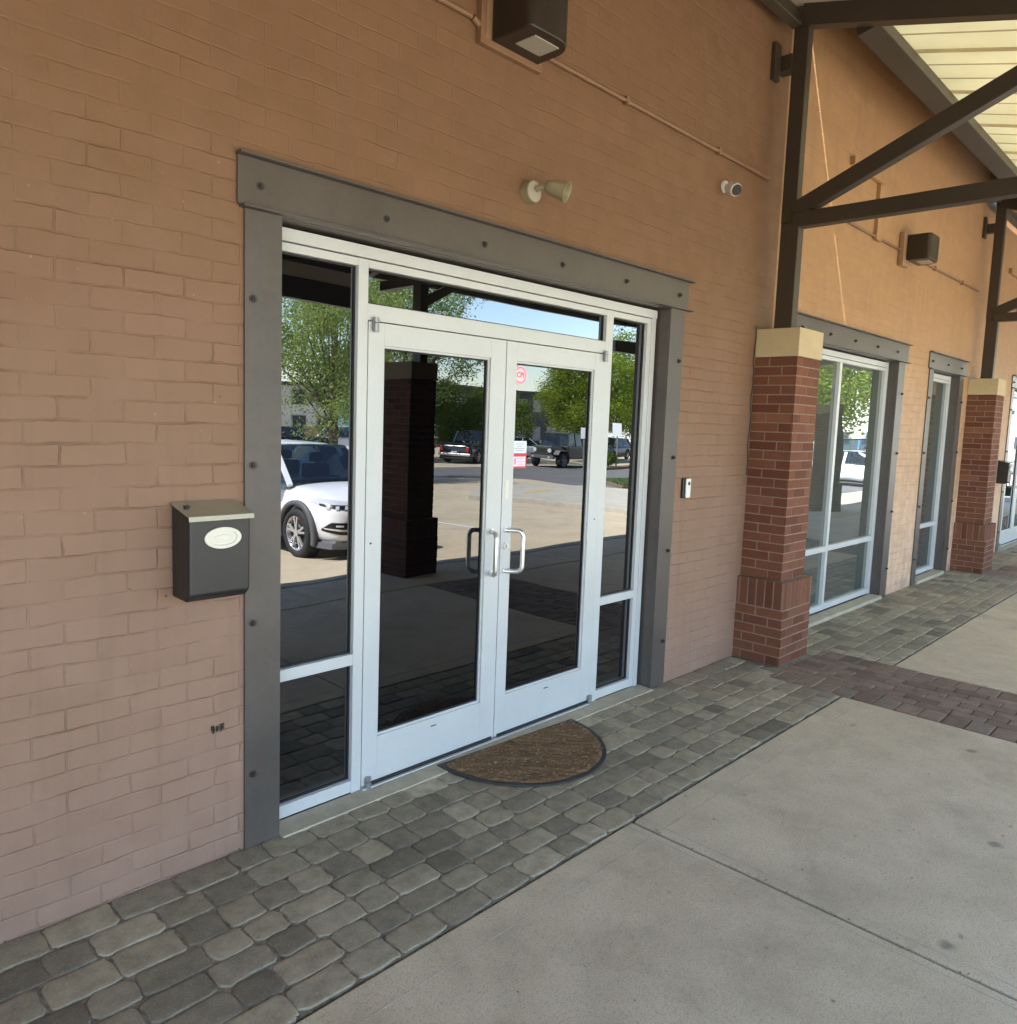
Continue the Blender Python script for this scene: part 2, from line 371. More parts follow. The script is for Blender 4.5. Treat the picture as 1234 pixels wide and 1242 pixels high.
def copy_tree(o, parent=None):
    c = o.copy(); col.objects.link(c); c.parent = parent
    for ch in [x for x in bpy.data.objects if x.parent == o]: copy_tree(ch, c)
    return c
def struct(o): o['kind'] = 'structure'; return o

# ------------------------------------------------------------------ ground
def lotz(y):
    d = -y
    return -.16 if d < 4.25 else (-.16 - (d - 4.25) * .0787 if d < 7.3 else -.40 - .0198 * (d - 7.3))
X0, X1 = -7., 26.
b = MB(); b.box(X0, X1, -4.2, -.02, -.3, -.022); struct(b.build('joint_bed', 'joint_sand'))
# concrete sidewalk slabs, real gaps between them
def slabs(name, xs, ys, top=0., mat='walk_concrete', gap=.0078, lab=None):
    b = MB()
    for i in range(len(xs) - 1):
        for j in range(len(ys) - 1):
            g = gap
            b.box(xs[i] + g, xs[i + 1] - g, ys[j] + g, ys[j + 1] - g, top - .12, top)
            # tooled margin: very shallow raised strip inside the slab edge
    o = struct(b.build(name, mat, bevel=.011, seg=4)); return o
slabs('sidewalk', [-8.35, -5.95, -3.55, -1.15, 1.25, 3.655], [-3.2, -1.015])
slabs('sidewalk', [4.665, 7.06, 9.46, 9.9], [-3.2, -1.015])
slabs('sidewalk', [10.9, 13.3, 15.7, 18.1, 20.5, 23], [-3.2, -1.015])
slabs('sidewalk_edge', [-8.35, -4.75, -1.15, 2.45, 6.05, 9.65, 13.25, 16.85, 20.45, 23], [-4.02, -3.2])
b = MB()
for i in range(10): b.box(-8.35 + i * 3.2 + .004, -8.35 + (i + 1) * 3.2 - .004, -4.2, -4.024, -.4, .004)
struct(b.build('kerb', 'curb_concrete', bevel=.02, seg=3))
# faint tooled line (edger margin) of the slabs
b = MB()
for (xa, xb) in ((-1.15, 1.25), (1.25, 3.655)):
    b.box(xa + .012, xb - .012, -1.155, -1.1525, -.01, .0006)
for xj in (-1.15, 1.25):
    for s_ in (-1, 1): b.box(xj + s_ * .055 - .001, xj + s_ * .055 + .001, -3.19, -1.02, -.01, .0008)
simple('tool_line', (.34, .32, .27), .85, var=.45, scale=9)
struct(b.build('sidewalk_tooling', 'tool_line'))

def paver(b, x0, x1, y0, y1, top=.0, wob=.006, rad=.024, gap=.0022, bev=.0065):
    x0 += gap; x1 -= gap; y0 += gap; y1 -= gap
    w, h = x1 - x0, y1 - y0; r = min(rad * random.uniform(.6, 1.3), w * .3, h * .3); pts = []
    for cx, cy, a0 in ((x1 - r, y1 - r, 0), (x0 + r, y1 - r, 90), (x0 + r, y0 + r, 180), (x1 - r, y0 + r, 270)):
        for k in range(4):
            a = math.radians(a0 + k * 30); pts.append((cx + r * math.cos(a), cy + r * math.sin(a)))
        # mid edge point
        nx = {0: ((x0 + x1) / 2, y1), 90: (x0, (y0 + y1) / 2), 180: ((x0 + x1) / 2, y0), 270: (x1, (y0 + y1) / 2)}[a0]
        pts.append(nx)
    pts = [(px + random.uniform(-wob, wob) * .55, py + random.uniform(-wob, wob) * .55) for px, py in pts]
    cx, cy = (x0 + x1) / 2, (y0 + y1) / 2; tx, ty = random.uniform(-.012, .012), random.uniform(-.012, .012); dz = random.uniform(-.0015, .0015)
    def ring(ins, z):
        out = []
        for px, py in pts:
            d = math.hypot(px - cx, py - cy); k = 1 - ins / d
            qx, qy = cx + (px - cx) * k, cy + (py - cy) * k
            out.append((qx, qy, top + z + dz + (qx - cx) * tx + (qy - cy) * ty))
        return out
    n = len(pts); R = ring(0, -.035) + ring(0, -bev) + ring(bev * .35, -bev * .35) + ring(bev * 1.1, -.0006) + ring(bev * 3.5, .0003)
    fs = [(k * n + i, k * n + (i + 1) % n, (k + 1) * n + (i + 1) % n, (k + 1) * n + i) for k in range(4) for i in range(n)]
    o_ = len(b.v); b.add(R, fs[:3 * n], 0, True)
    b.f += [tuple(i + o_ for i in f) for f in fs[3 * n:] + [tuple(range(4 * n, 5 * n))]]; b.mi += [0] * (n + 1); b.sm += [False] * (n + 1)
def paver_rows(b, xa, xb, ya, yb, nrow, lens, stop=None):
    rh = (yb - ya) / nrow
    for r in range(nrow):
        x = xa - random.uniform(0, .12); y0 = ya + r * rh
        while x < xb - .02:
            L = random.choice(lens); x2 = min(x + L, xb)
            if xb - x2 < .07: x2 = xb
            xs = max(x, xa)
            if x2 - xs > .05: paver(b, xs, x2, y0 + random.uniform(-.0015, .0015), y0 + rh, wob=.009)
            x = x2
b = MB()
paver_rows(b, -4.2, 3.655, -1.010, -.515, 4, (.205, .205, .14, .14, .17, .215))
paver_rows(b, -4.2, 3.885, -.515, -.0885, 3, (.205, .205, .14, .14, .17, .215))
struct(b.build('paver_walk', 'paver', fixn=False))
b = MB()
paver_rows(b, 4.665, 9.75, -1.010, -.515, 4, (.20, .20, .14, .17))
paver_rows(b, 4.44, 9.75, -.515, -.0885, 3, (.20, .20, .14, .17))
struct(b.build('paver_walk', 'paver', fixn=False))
b = MB(); paver_rows(b, 10.9, 18, -1.010, -.0885, 6, (.20, .20, .14, .17)); struct(b.build('paver_walk', 'paver', fixn=False))
def brickband(x0, x1, ytop):
    b = MB(); w = .198
    for xx in (x0, x1 - w):
        y = -3.2
        while y < ytop - .03:
            paver(b, xx, xx + w, y, min(y + .133, ytop), rad=.008, wob=.002, gap=.003, bev=.005); y += .133
    xs = np.linspace(x0 + w, x1 - w, 7); 
    for i in range(6):
        y = -3.2 - (.1 if i % 2 else 0)
        while y < ytop - .02:
            ya = max(y, -3.2); yb = min(y + .2, ytop)
            if yb - ya > .04: paver(b, xs[i], xs[i + 1], ya, yb, rad=.008, wob=.002, gap=.003, bev=.005)
            y += .2
    struct(b.build('brick_band', 'band_brick', fixn=False))
brickband(3.66, 4.66, -.5); brickband(9.9, 10.9, -.5)
# sand and grit in the joints; building-edge filler
b = MB(); b.box(-4.2, 18, -1.012, -.088, -.03, -.0058); struct(b.build('joint_sand', 'joint_sand'))

# bits of leaf litter and grit along the wall foot and in the slab joints
simple('litter', (.10, .065, .035), .9, var=.6, scale=60)
b = MB()
def fleck(x, y, l, z=.004):
    q = random.uniform(0, 2 * PI); w = l * random.uniform(.15, .45); c, s_ = math.cos(q), math.sin(q); h = random.uniform(.0005, .004)
    b.add([(x, y, z), (x + c * l * .5 - s_ * w, y + s_ * l * .5 + c * w, z + h), (x + c * l, y + s_ * l, z + .001), (x + c * l * .5 + s_ * w, y + s_ * l * .5 - c * w, z + h * .6)], [(0, 1, 2, 3)])
for k in range(150):
    x = random.uniform(-1.4, 3.8)
    if not -.1 < x < 2.95: fleck(x, -.095 - abs(random.gauss(0, .018)), random.uniform(.004, .016))
for k in range(60): fleck(random.uniform(2.0, 2.75), -.135 - abs(random.gauss(0, .03)), random.uniform(.004, .014), .006)
for k in range(70): fleck(1.25 + random.gauss(0, .012), random.uniform(-3.1, -1.05), random.uniform(.004, .012), .002)
for k in range(50): fleck(random.uniform(-1.5, 3.6), -1.014 + random.gauss(0, .008), random.uniform(.004, .012), .003)
for k in range(90): fleck(random.uniform(-1.4, 6), random.uniform(-3.1, -.2), random.uniform(.003, .010), .003)
o = b.build('leaf_litter', 'litter', fixn=False); tag(o, 'scattered crumbs of dry leaf and grit on the paving', 'litter', kind='stuff')

# parking lot: concrete, sloping away; asphalt drive; island; far ground
def sloped(name, pts, mat, dz=0., th=0.):
    b = MB(); vs = [(x, y, lotz(y) + dz) for x, y in pts]; n = len(vs)
    if th:
        vs2 = [(x, y, z - th) for x, y, z in vs]
        b.add(vs + vs2, [tuple(range(n))] + [(i, (i + 1) % n, n + (i + 1) % n, n + i) for i in range(n)])
    else: b.add(vs, [tuple(range(n))])
    return struct(b.build(name, mat, bevel=.015 if th else 0))
zf = lotz(-70)
b = MB(); b.add([(x, y, lotz(y)) for y in (-4.19, -4.25, -7.3, -70) for x in (-60, 90)], [(0, 1, 3, 2), (2, 3, 5, 4), (4, 5, 7, 6)]); struct(b.build('parking_lot', 'lot_concrete'))
b = MB(); b.add([(-900, -900, zf - .02), (900, -900, zf - .02), (900, 900, zf - .02), (-900, 900, zf - .02)], [(0, 1, 2, 3)]); struct(b.build('ground', 'far_ground'))
sloped('road', [(-60, -24), (10, -21.3), (18.4, -20.1), (21.2, -18.7), (20.9, -16.4), (20.0, -13.8), (20.0, -7.4), (90, -7.4), (90, -24.3), (-60, -29.5)], 'asphalt', .004)
isl = [(12.9, -12.45), (13.0, -12.0), (13.45, -11.3), (13.6, -8.9), (13.7, -7.4), (19.2, -7.4), (19.5, -13.2), (17.5, -15), (14.6, -14)]
sloped('traffic_island', isl, 'curb_concrete', .13, .2)
sloped('painted_marking', [(14.7, -12.1), (14.85, -12.0), (16.9, -12.75), (16.85, -12.95)], 'yellow_line', .134)
for xs in (6.4, 9.1, -1.7, 1.0):
    sloped('bay_line', [(xs, -7.4), (xs + .1, -7.4), (xs + .1, -10.2), (xs, -10.2)], 'lot_white', .004)
for i in range(9):
    xs = 21 + i * 2.8
    sloped('bay_line', [(xs, -26.2), (xs + .1, -26.2), (xs + .1, -31.0), (xs, -31.0)], 'lot_white', .012)
verge = [(20.5, -12.8), (21.6, -12.2), (24.4, -14.6), (23.3, -15.9)]
sloped('verge', verge, 'soil', .12, .2)
b = MB()
for i in range(6000):
    u, v = random.random(), random.random(); A, B, C_, D_ = [Vector((*p, 0)) for p in verge]
    p = (A.lerp(D_, u)).lerp(B.lerp(C_, u), .04 + v * .92); z = lotz(p.y) + .12
    a = random.uniform(0, PI); h = random.uniform(.06, .14); dx, dy = math.cos(a) * .02, math.sin(a) * .02
    b.add([(p.x - dx, p.y - dy, z), (p.x + dx, p.y + dy, z), (p.x + random.uniform(-.04, .04), p.y + random.uniform(-.04, .04), z + h)], [(0, 1, 2)])
o = b.build('verge_grass', 'grass', fixn=False); tag(o, 'green grass on the verge seen reflected in the glass', 'grass', kind='stuff')
sloped('verge', [(33, -22.9), (60, -22.9), (60, -24.2), (33, -24.2)], 'soil', .14, .2)

# ------------------------------------------------------------------ building
W = -.087          # wall face
SF = -.100         # steel face
bld = thing('brick_building', (0, 0, 0), 'painted orange tan brick shopfront building with steel framed openings', 'building')
ops = [(.03, 2.79, 0, 2.50), (4.50, 7.11, 0, 2.50), (8.26, 9.39, 0, 2.50), (12.28, 15.04, 0, 2.50)]
xs = sorted({-7., 24.} | {o[0] for o in ops} | {o[1] for o in ops}); zs = [-.15, 2.50, 6.4]
b = MB()
for i in range(len(xs) - 1):
    for j in range(2):
        xa, xb = xs[i], xs[i + 1]
        if j == 0 and any(o[0] <= xa and xb <= o[1] for o in ops): continue
        b.add([(xa, W, zs[j]), (xb, W, zs[j]), (xb, W, zs[j + 1]), (xa, W, zs[j + 1])], [(0, 1, 2, 3)])
b.box(-7, 24, .25, 14, -.15, 6.4); b.box(-20, -7, -5.2, 13.9, -.5, 6.39)  # second box: unseen wing, added to cut light from the left
b.add([(-7, W, -.15), (-7, .25, -.15), (-7, .25, 6.4), (-7, W, 6.4)], [(0, 1, 2, 3)])
b.add([(24, W, -.15), (24, .25, -.15), (24, .25, 6.4), (24, W, 6.4)], [(0, 1, 2, 3)])
b.add([(-7, W, 6.4), (24, W, 6.4), (24, .25, 6.4), (-7, .25, 6.4)], [(0, 1, 2, 3)])
for o in ops: b.add([(o[0], W, 2.5), (o[1], W, 2.5), (o[1], .25, 2.5), (o[0], .25, 2.5)], [(0, 1, 2, 3)])
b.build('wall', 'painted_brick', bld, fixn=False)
b = MB(); b.box(-7.1, 24.1, -.16, 14.1, 6.4, 6.55); b.build('coping', 'cap_stone', bld, bevel=.01)
for ox in (0, 5.83):
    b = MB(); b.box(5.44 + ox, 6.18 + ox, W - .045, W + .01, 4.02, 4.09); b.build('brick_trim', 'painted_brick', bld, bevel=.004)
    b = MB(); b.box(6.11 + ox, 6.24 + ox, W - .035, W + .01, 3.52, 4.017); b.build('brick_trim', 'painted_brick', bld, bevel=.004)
b = MB(); b.box(4.395, 4.425, W - .006, W + .01, 2.5, 6.2);
b.build('expansion_joint', 'sealant', bld)

def bolt(parent, x, z, y=SF):
    b = MB(); b.cyl((x, y + .002, z), (x, y - .003, z), .016, n=18, smooth=False); b.cyl((x, y - .003, z), (x, y - .014, z), .0105, n=6, smooth=False)
    b.cyl((x, y - .014, z), (x, y - .021, z), .005, n=10)
    b.build('bolt', 'bolt_steel', parent)
def lintel(x0, x1, bolts, z0=2.484, z1=2.677, par=bld):
    b = MB(); b.box(x0, x1, SF, SF + .010, z0 + .010, z1 - .010)
    b.box(x0 - .004, x1 + .03, SF - .034, SF + .010, z1 - .010, z1); b.box(x0 + .01, x1 + .03, SF - .030, SF + .010, z0, z0 + .010)
    b.box(x0 + .15, x1 - .15, SF + .012, .11, z0 - .002, z0 + .012)
    o = b.build('lintel', 'steel_paint', par, bevel=.0018)
    for x in bolts: bolt(o, x, 2.573)
    return o
def jambs(xo, xi, side, par=bld, zs_=(.305, .92, 1.537, 2.16)):
    """angle iron at an opening edge; side=+1 when the opening lies to the right"""
    b = MB(); b.box(min(xo, xi), max(xo, xi), SF, SF + .011, 0, 2.484)
    xr = xi - .012 if side > 0 else xi
    b.box(xr, xr + .012, SF + .0112, .11, -.01, 2.482)
    o = b.build('jamb', 'steel_paint', par, bevel=.0018)
    xb = xo + .034 * side + (.0 if side > 0 else -.01)
    for z in zs_: bolt(o, xb, z)
    return o
YG = .03
def pane(par, x0, x1, z0, z1, mat, name='pane', y=YG):
    b = MB(); b.box(x0 - .012, x1 + .012, y, y + .008, z0 - .012, z1 + .012); o = b.build(name, mat, par)
    g = MB(); gw = .007
    for a in ((x0, x0 + gw, z0, z1), (x1 - gw, x1, z0, z1), (x0 + gw, x1 - gw, z0, z0 + gw), (x0 + gw, x1 - gw, z1 - gw, z1)):
        g.box(a[0], a[1], y - .007, y - .0005, a[2], a[3])
    g.build('gasket', 'gasket', o); return o

def entrance(ox, det=True):
    """storefront entrance: two sidelights, transom, pair of doors"""
    X = lambda v: v + ox
    fr = MB()
    def vbar(x0, x1, z0, z1, y0=0., y1=.11): fr.box(X(x0), X(x1), y0, y1, z0, z1)
    vbar(.0485, .105, .008, 2.414); vbar(.472, .524, .004, 2.414); vbar(2.241, 2.3085, .004, 2.414); vbar(2.666, 2.708, .008, 2.414)
    fr.box(X(2.7085), X(2.7515), -.006, .10, .006, 2.462)                   # outer filler at the right
    fr.box(X(.0485), X(2.7518), -.012, .10, 2.4175, 2.468)                  # head filler, slightly proud
    for x0, x1 in ((.1055, .4715), (.5245, 2.2405), (2.309, 2.6655)): fr.box(X(x0), X(x1), .0005, .11, 2.380, 2.4135)
    for x0, x1 in ((.1055, .4715), (2.309, 2.6655)):
        fr.box(X(x0), X(x1), .0005, .11, .6139, .6655); fr.box(X(x0), X(x1), .0005, .11, .010, .066)
    fr.box(X(.5245), X(2.2405), .0005, .11, 2.157, 2.2285)
    f = fr.build('storefront_frame', 'alu', bld, bevel=.002)
    gm = 'side_glass'
    for x0, x1 in ((.1055, .4715), (2.309, 2.6655)):
        pane(f, X(x0), X(x1), .6655, 2.380, gm); pane(f, X(x0), X(x1), .066, .6139, gm)
    pane(f, X(.5245), X(2.2405), 2.2285, 2.380, gm)
    bk = MB(); bk.box(X(.03), X(2.79), .12, .125, 0, 2.49); bk.build('interior_blackout', 'black_plastic', bld)
    th = MB(); th.box(X(.5245), X(2.2405), -.022, .11, .001, .012); th.build('threshold', 'alu', bld, bevel=.003)
    si = MB(); si.box(X(.052), X(2.771), -.128, .0, -.03, .007); si.build('sill', 'sill_concrete', bld, bevel=.004)
    for side in (0, 1):
        if side == 0: x0, x1, gx0, gx1 = .527, 1.3945, .6135, 1.2865
        else: x0, x1, gx0, gx1 = 1.4005, 2.238, 1.4795, 2.1445
        d = MB(); y0, y1 = -.002, .043
        d.box(X(x0), X(gx0), y0, y1, .018, 2.152); d.box(X(gx1), X(x1), y0, y1, .018, 2.152)
        d.box(X(gx0), X(gx1), y0, y1, 2.054, 2.1519); d.box(X(gx0), X(gx1), y0, y1, .0181, .2405)
        dr = d.build('door', 'alu', bld, bevel=.0016)
        st = MB()   # glazing stops
        for a in ((gx0, gx0 + .010, .2405, 2.054), (gx1 - .010, gx1, .2405, 2.054), (gx0 + .010, gx1 - .010, .2405, .2505), (gx0 + .010, gx1 - .010, 2.044, 2.054)):
            st.box(X(a[0]), X(a[1]), .010, .028, a[2], a[3])
        st.build('glazing_stop', 'alu', dr)
        pane(dr, X(gx0 + .010), X(gx1 - .010), .2505, 2.044, 'door_glass', 'glass', y=.024)
        sw = MB(); sw.box(X(x0 + .02), X(x1 - .02), -.010, -.0025, .014, .030); sw.build('door_sweep', 'gasket', dr)
        # pivot hinges
        hx = x0 + .028 if side == 0 else x1 - .012
        for hz, hh in ((2.142, .034), (.036, .030)):
            p = MB(); p.cyl((X(hx), -.016, hz - hh), (X(hx), -.016, hz + .004), .0145, n=20); p.cyl((X(hx), -.016, hz + .007), (X(hx), -.016, hz + hh * .85), .0145, n=20)
            p.box(X(hx - .012), X(hx + .012), -.016, .0, hz - hh * .8, hz + hh * .7); p.build('pivot_hinge', 'alu_dark', dr, bevel=.001)
        # D pull handle, ends turned back to the stile
        px = 1.330 if side == 0 else 1.436; gx = px + (-.040 if side == 0 else .058)
        zt, zb, so = 1.158, .936, -.078; pts = []
        r = .030
        pts.append((X(px), -.001, zt))
        for k in range(7):
            a = k / 6 * PI / 2; pts.append((X(gx + (px - gx) * (1 - math.sin(a)) * .35), so + r - r * math.sin(a), zt - r + r * math.cos(a)))
        for k in range(7):
            a = k / 6 * PI / 2; pts.append((X(gx + (px - gx) * (1 - math.cos(a)) * .35), so + r - r * math.cos(a), zb + r - r * math.sin(a)))
        pts.append((X(px), -.001, zb))
        h = MB(); h.tube(pts, .0125, 14)
        h.cyl((X(px), -.0025, zt), (X(px), -.008, zt), .017, n=20); h.cyl((X(px), -.0025, zb), (X(px), -.008, zb), .017, n=20)
        h.build('pull_handle', 'chrome', dr)
        if side == 1:
            c = MB(); c.cyl((X(1.436), -.002, 1.072), (X(1.436), -.012, 1.072), .019, n=24); c.build('lock_cylinder', 'chrome', dr, bevel=.001)
            c = MB(); c.box(X(1.4345), X(1.4375), -.0135, -.0115, 1.064, 1.080); c.build('keyway', 'gasket', dr)
        sl = MB(); mx = (x0 + x1) / 2
        sl.box(X(mx - .018), X(mx + .018), -.0035, -.0015, .198, .203); sl.build('pull_slot', 'gasket', dr)
        sc = MB(); xx = .556 if side == 0 else 2.205
        sc.cyl((X(xx), -.0015, 1.165), (X(xx), -.004, 1.165), .005, n=12); sc.build('screw', 'bolt_steel', dr)
    lintel(X(-.130), X(2.968), [X(v) for v in (-.04, .539, 1.12, 1.697, 2.277, 2.855)])
    jambs(X(-.1025), X(.0498), 1); jambs(X(2.931), X(2.772), -1)
entrance(0); entrance(12.25)
# flush bolt strip between the doors
def window(x0, x1, mull, lx0, lx1, jl, jr, bolts, zb=.045):
    fr = MB()
    fr.box(x0, x0 + .05, 0, .11, zb, 2.462); fr.box(x1 - .05, x1, 0, .11, zb, 2.462)
    fr.box(x0 + .0505, x1 - .0505, .0005, .11, 2.380, 2.4135); fr.box(x0 + .0505, x1 - .0505, -.008, .10, 2.4175, 2.468)
    edges = [x0 + .05] + ([mull - .027, mull + .027] if mull else []) + [x1 - .05]
    if mull: fr.box(mull - .0268, mull + .0268, -.001, .11, zb, 2.379)
    for i in range(0, len(edges), 2):
        fr.box(edges[i] + .0005, edges[i + 1] - .0005, .0005, .11, .6139, .6655); fr.box(edges[i] + .0005, edges[i + 1] - .0005, .0005, .11, zb, zb + .055)
    w = bpy.data.objects.new('window', None); col.objects.link(w); w.parent = bld
    fo = fr.build('frame', 'alu', w, bevel=.002)
    for i in range(0, len(edges), 2):
        for za, zb_ in ((.6655, 2.380), (zb + .055, .6139)):
            b = MB(); b.box(edges[i] - .01, edges[i + 1] + .01, YG, YG + .008, za - .01, zb_ + .01); b.build('pane', 'window_glass', w)
    bk = MB(); bk.box(x0, x1, .12, .125, 0, 2.47); bk.build('interior_blackout', 'black_plastic', w)
    si = MB(); si.box(jl[1] + .002, jr[1] - .002, -.128, .0, -.03, zb - .012); si.build('sill', 'sill_concrete', bld, bevel=.004)
    MB().box(jl[1] + .001, x0 - .001, .0, .10, 0, 2.48).build('side_filler', 'alu', w); MB().box(x1 + .001, jr[1] - .001, 0.001, .10, 0, 2.48).build('side_filler', 'alu', w)
    lintel(lx0, lx1, bolts); jambs(*jl, 1); jambs(*jr, -1)
window(4.56, 7.05, 5.83, 4.42, 7.348, (4.43, 4.53), (7.278, 7.087), [4.70, 5.276, 5.847, 6.423, 6.995], .045)
window(8.30, 9.315, None, 8.081, 9.575, (8.123, 8.275), (9.525, 9.345), [8.184, 8.785, 9.36], .05)
# conduits
def conduit(pts, r=.0125, mat='conduit_paint', name='conduit'):
    b = MB(); b.tube(pts, r, 10)
    (x0, _, z0), (x1, _, z1) = pts[0], pts[-1]
    n = max(1, int(abs(x1 - x0) / 1.1))
    for i in range(n):
        x = x0 + (x1 - x0) * (i + .7) / (n + .4); z = z0 + (z1 - z0) * (i + .7) / (n + .4)
        b.box(x - .012, x + .012, W - .030, W, z - .022, z + .022)
    return b.build(name, mat, bld)
yc = W - .016
conduit([(-4, yc, 3.553), (-1, yc, 3.555), (.9, yc, 3.553), (.99, yc, 3.553)])
b = MB()
b.tube([(1.00, yc, 3.553), (1.045, yc, 3.53), (1.055, yc, 3.48)], .016, 10); b.box(1.035, 1.07, W - .035, W, 3.455, 4.05); b.box(1.0705, 1.46, W - .033, W, 3.455, 3.487); b.build('conduit_surround', 'conduit_paint', bld, bevel=.006)
b = MB(); b.box(1.0705, 1.47, W - .018, W, 3.488, 4.05); b.build('light_backplate', 'conduit_pale', bld, bevel=.004)
conduit([(1.46, yc, 3.553), (3.95, yc, 3.548)]); conduit([(4.38, yc, 3.548), (6.80, yc, 3.552)]); conduit([(7.2, yc, 3.55), (9.80, yc, 3.57)])
# thin dark tube standing for the caulk gap beside the first pier
b = MB(); pts = []
for k in range(14):
    z = 2.50 - k * .085; pts.append((3.935 + .010 * math.sin(k * 1.7), W - .006, z))
b.tube(pts, .0035, 6); b.build('caulk_gap', 'mailbox_black', bld)
# dark scribble low on the wall
b = MB()
for k in range(9):
    x = -.235 + k * .0062; b.box(x, x + .003 + random.random() * .004, W - .0012, W - .0004, .520 + random.uniform(-.012, .004), .535 + random.uniform(0, .012))
b.build('scribble', 'black_plastic', bld)

# ------------------------------------------------------------------ piers
def brick_column(x0, x1, y0, y1, z0, z1, course=.0677, L=.197, soldier=False, phase=0):
    """real bricks around a mortar core"""
    b = MB(); m = .0045
    b.box(x0 + .0025, x1 - .0025, y0 + .0025, y1 - .0025 if y1 < -.2 else y1, z0, z1 - .003, 1)
    n = int(round((z1 - z0) / course)); ch = (z1 - z0) / n
    def brick(xa, xb, ya, yb, za, zb_):
        j = .0012; xa += random.uniform(-j, j) if False else 0
        b.box(xa, xb, ya, yb, za, zb_, 0)
    def run(a0, a1, off):
        out = []; p = a0
        first = L / 2 if off else L
        e = p + first
        while p < a1 - 1e-4:
            e = min(e, a1)
            if a1 - e < .035: e = a1
            out.append((p, e)); p = e; e = p + L
        return out
    D = .012
    for k in range(n):
        za, zb_ = z0 + k * ch + m, z0 + (k + 1) * ch - m; off = (k + phase) % 2
        if soldier and k >= n - 3:
            if k > n - 3: continue
            zb_ = z1 - .002; w_ = .0675
            a = x0
            while a < x1 - .02:
                e = min(a + w_, x1); b.box(a + m, e - m, y0, y0 + D, za, zb_); a = e
            a = y0 + D
            while a < y1 - .02:
                e = min(a + w_, y1); b.box(x0, x0 + D, a + m, e - m, za, zb_); b.box(x1 - D, x1, a + m, e - m, za, zb_); a = e
            if y1 < -.2:
                a = x0 + D
                while a < x1 - D - .02:
                    e = min(a + w_, x1 - D); b.box(a + m, e - m, y1 - D, y1, za, zb_); a = e
            continue
        r = run(x0, x1, off)
        for i, (a, e) in enumerate(r): b.box(a + (m if i else 0), e - (m if i < len(r) - 1 else 0), y0 + random.uniform(-.0012, .0005), y0 + D, za, zb_)
        r = run(y0 + D + .0005, y1, 1 - off)
        for i, (a, e) in enumerate(r):
            aa, ee = a + (m if i else 0), e - (m if i < len(r) - 1 else 0)
            if y1 < -.2 and i == len(r) - 1: ee = y1 - D - .0005
            if ee - aa < .01: continue
            b.box(x0 + random.uniform(-.0012, .0005), x0 + D, aa, ee, za, zb_); b.box(x1 - D, x1 + random.uniform(-.0005, .0012), aa, ee, za, zb_)
        if y1 < -.2:
            r = run(x0, x1, off)
            for i, (a, e) in enumerate(r): b.box(a + (m if i else 0), e - (m if i < len(r) - 1 else 0), y1 - D, y1 + random.uniform(-.0005, .0012), za, zb_)
    return b
def pier(x0, x1, y0, y1, label, capt=2.476, capb=2.271, led=.6297, bo=.048, group=None, mats=('pier_brick', 'mortar', 'cap_stone')):
    cx = (x0 + x1) / 2; t = thing('brick_pier', (cx, (y0 + y1) / 2, 0), label, 'pier', group)
    yb = y1 + (bo if y1 < -.2 else 0)
    brick_column(x0, x1, y0, y1, led, capb).build('shaft', list(mats[:2]), t, bevel=.002, seg=1)
    brick_column(x0 - bo, x1 + bo, y0 - bo, yb, 0 if y1 > -.2 else -.02, led, soldier=True).build('plinth', list(mats[:2]), t, bevel=.002, seg=1)
    c = MB(); e = .009; c.box(x0 - e, x1 + e, y0 - e, y1 + (e if y1 < -.2 else 0), capb, capt); c.build('cap', mats[2], t, bevel=.006, seg=3)
    return t
G = 'brick piers carrying the canopy posts'
pier(3.96, 4.355, -.412, W - .001, 'red brick pier with pale stone cap against the wall, right of the entrance doors')
pier(9.79, 10.19, -.412, W - .001, 'more distant red brick pier with pale stone cap, beyond the narrow window')
pier(3.75, 4.12, -4.14, -3.66, 'freestanding brick pier at the sidewalk edge, seen reflected in the left door', capt=2.33, capb=2.14, mats=('pier_brick_shaded', 'mortar_shaded', 'cap_shaded'))
pier(9.58, 9.95, -4.14, -3.66, 'freestanding brick pier at the sidewalk edge farther along the canopy', capt=2.33, capb=2.14, mats=('pier_brick_shaded', 'mortar_shaded', 'cap_shaded'))
pier(15.41, 15.78, -4.14, -3.66, 'farthest freestanding brick pier at the sidewalk edge', capt=2.33, capb=2.14, mats=('pier_brick_shaded', 'mortar_shaded', 'cap_shaded'))

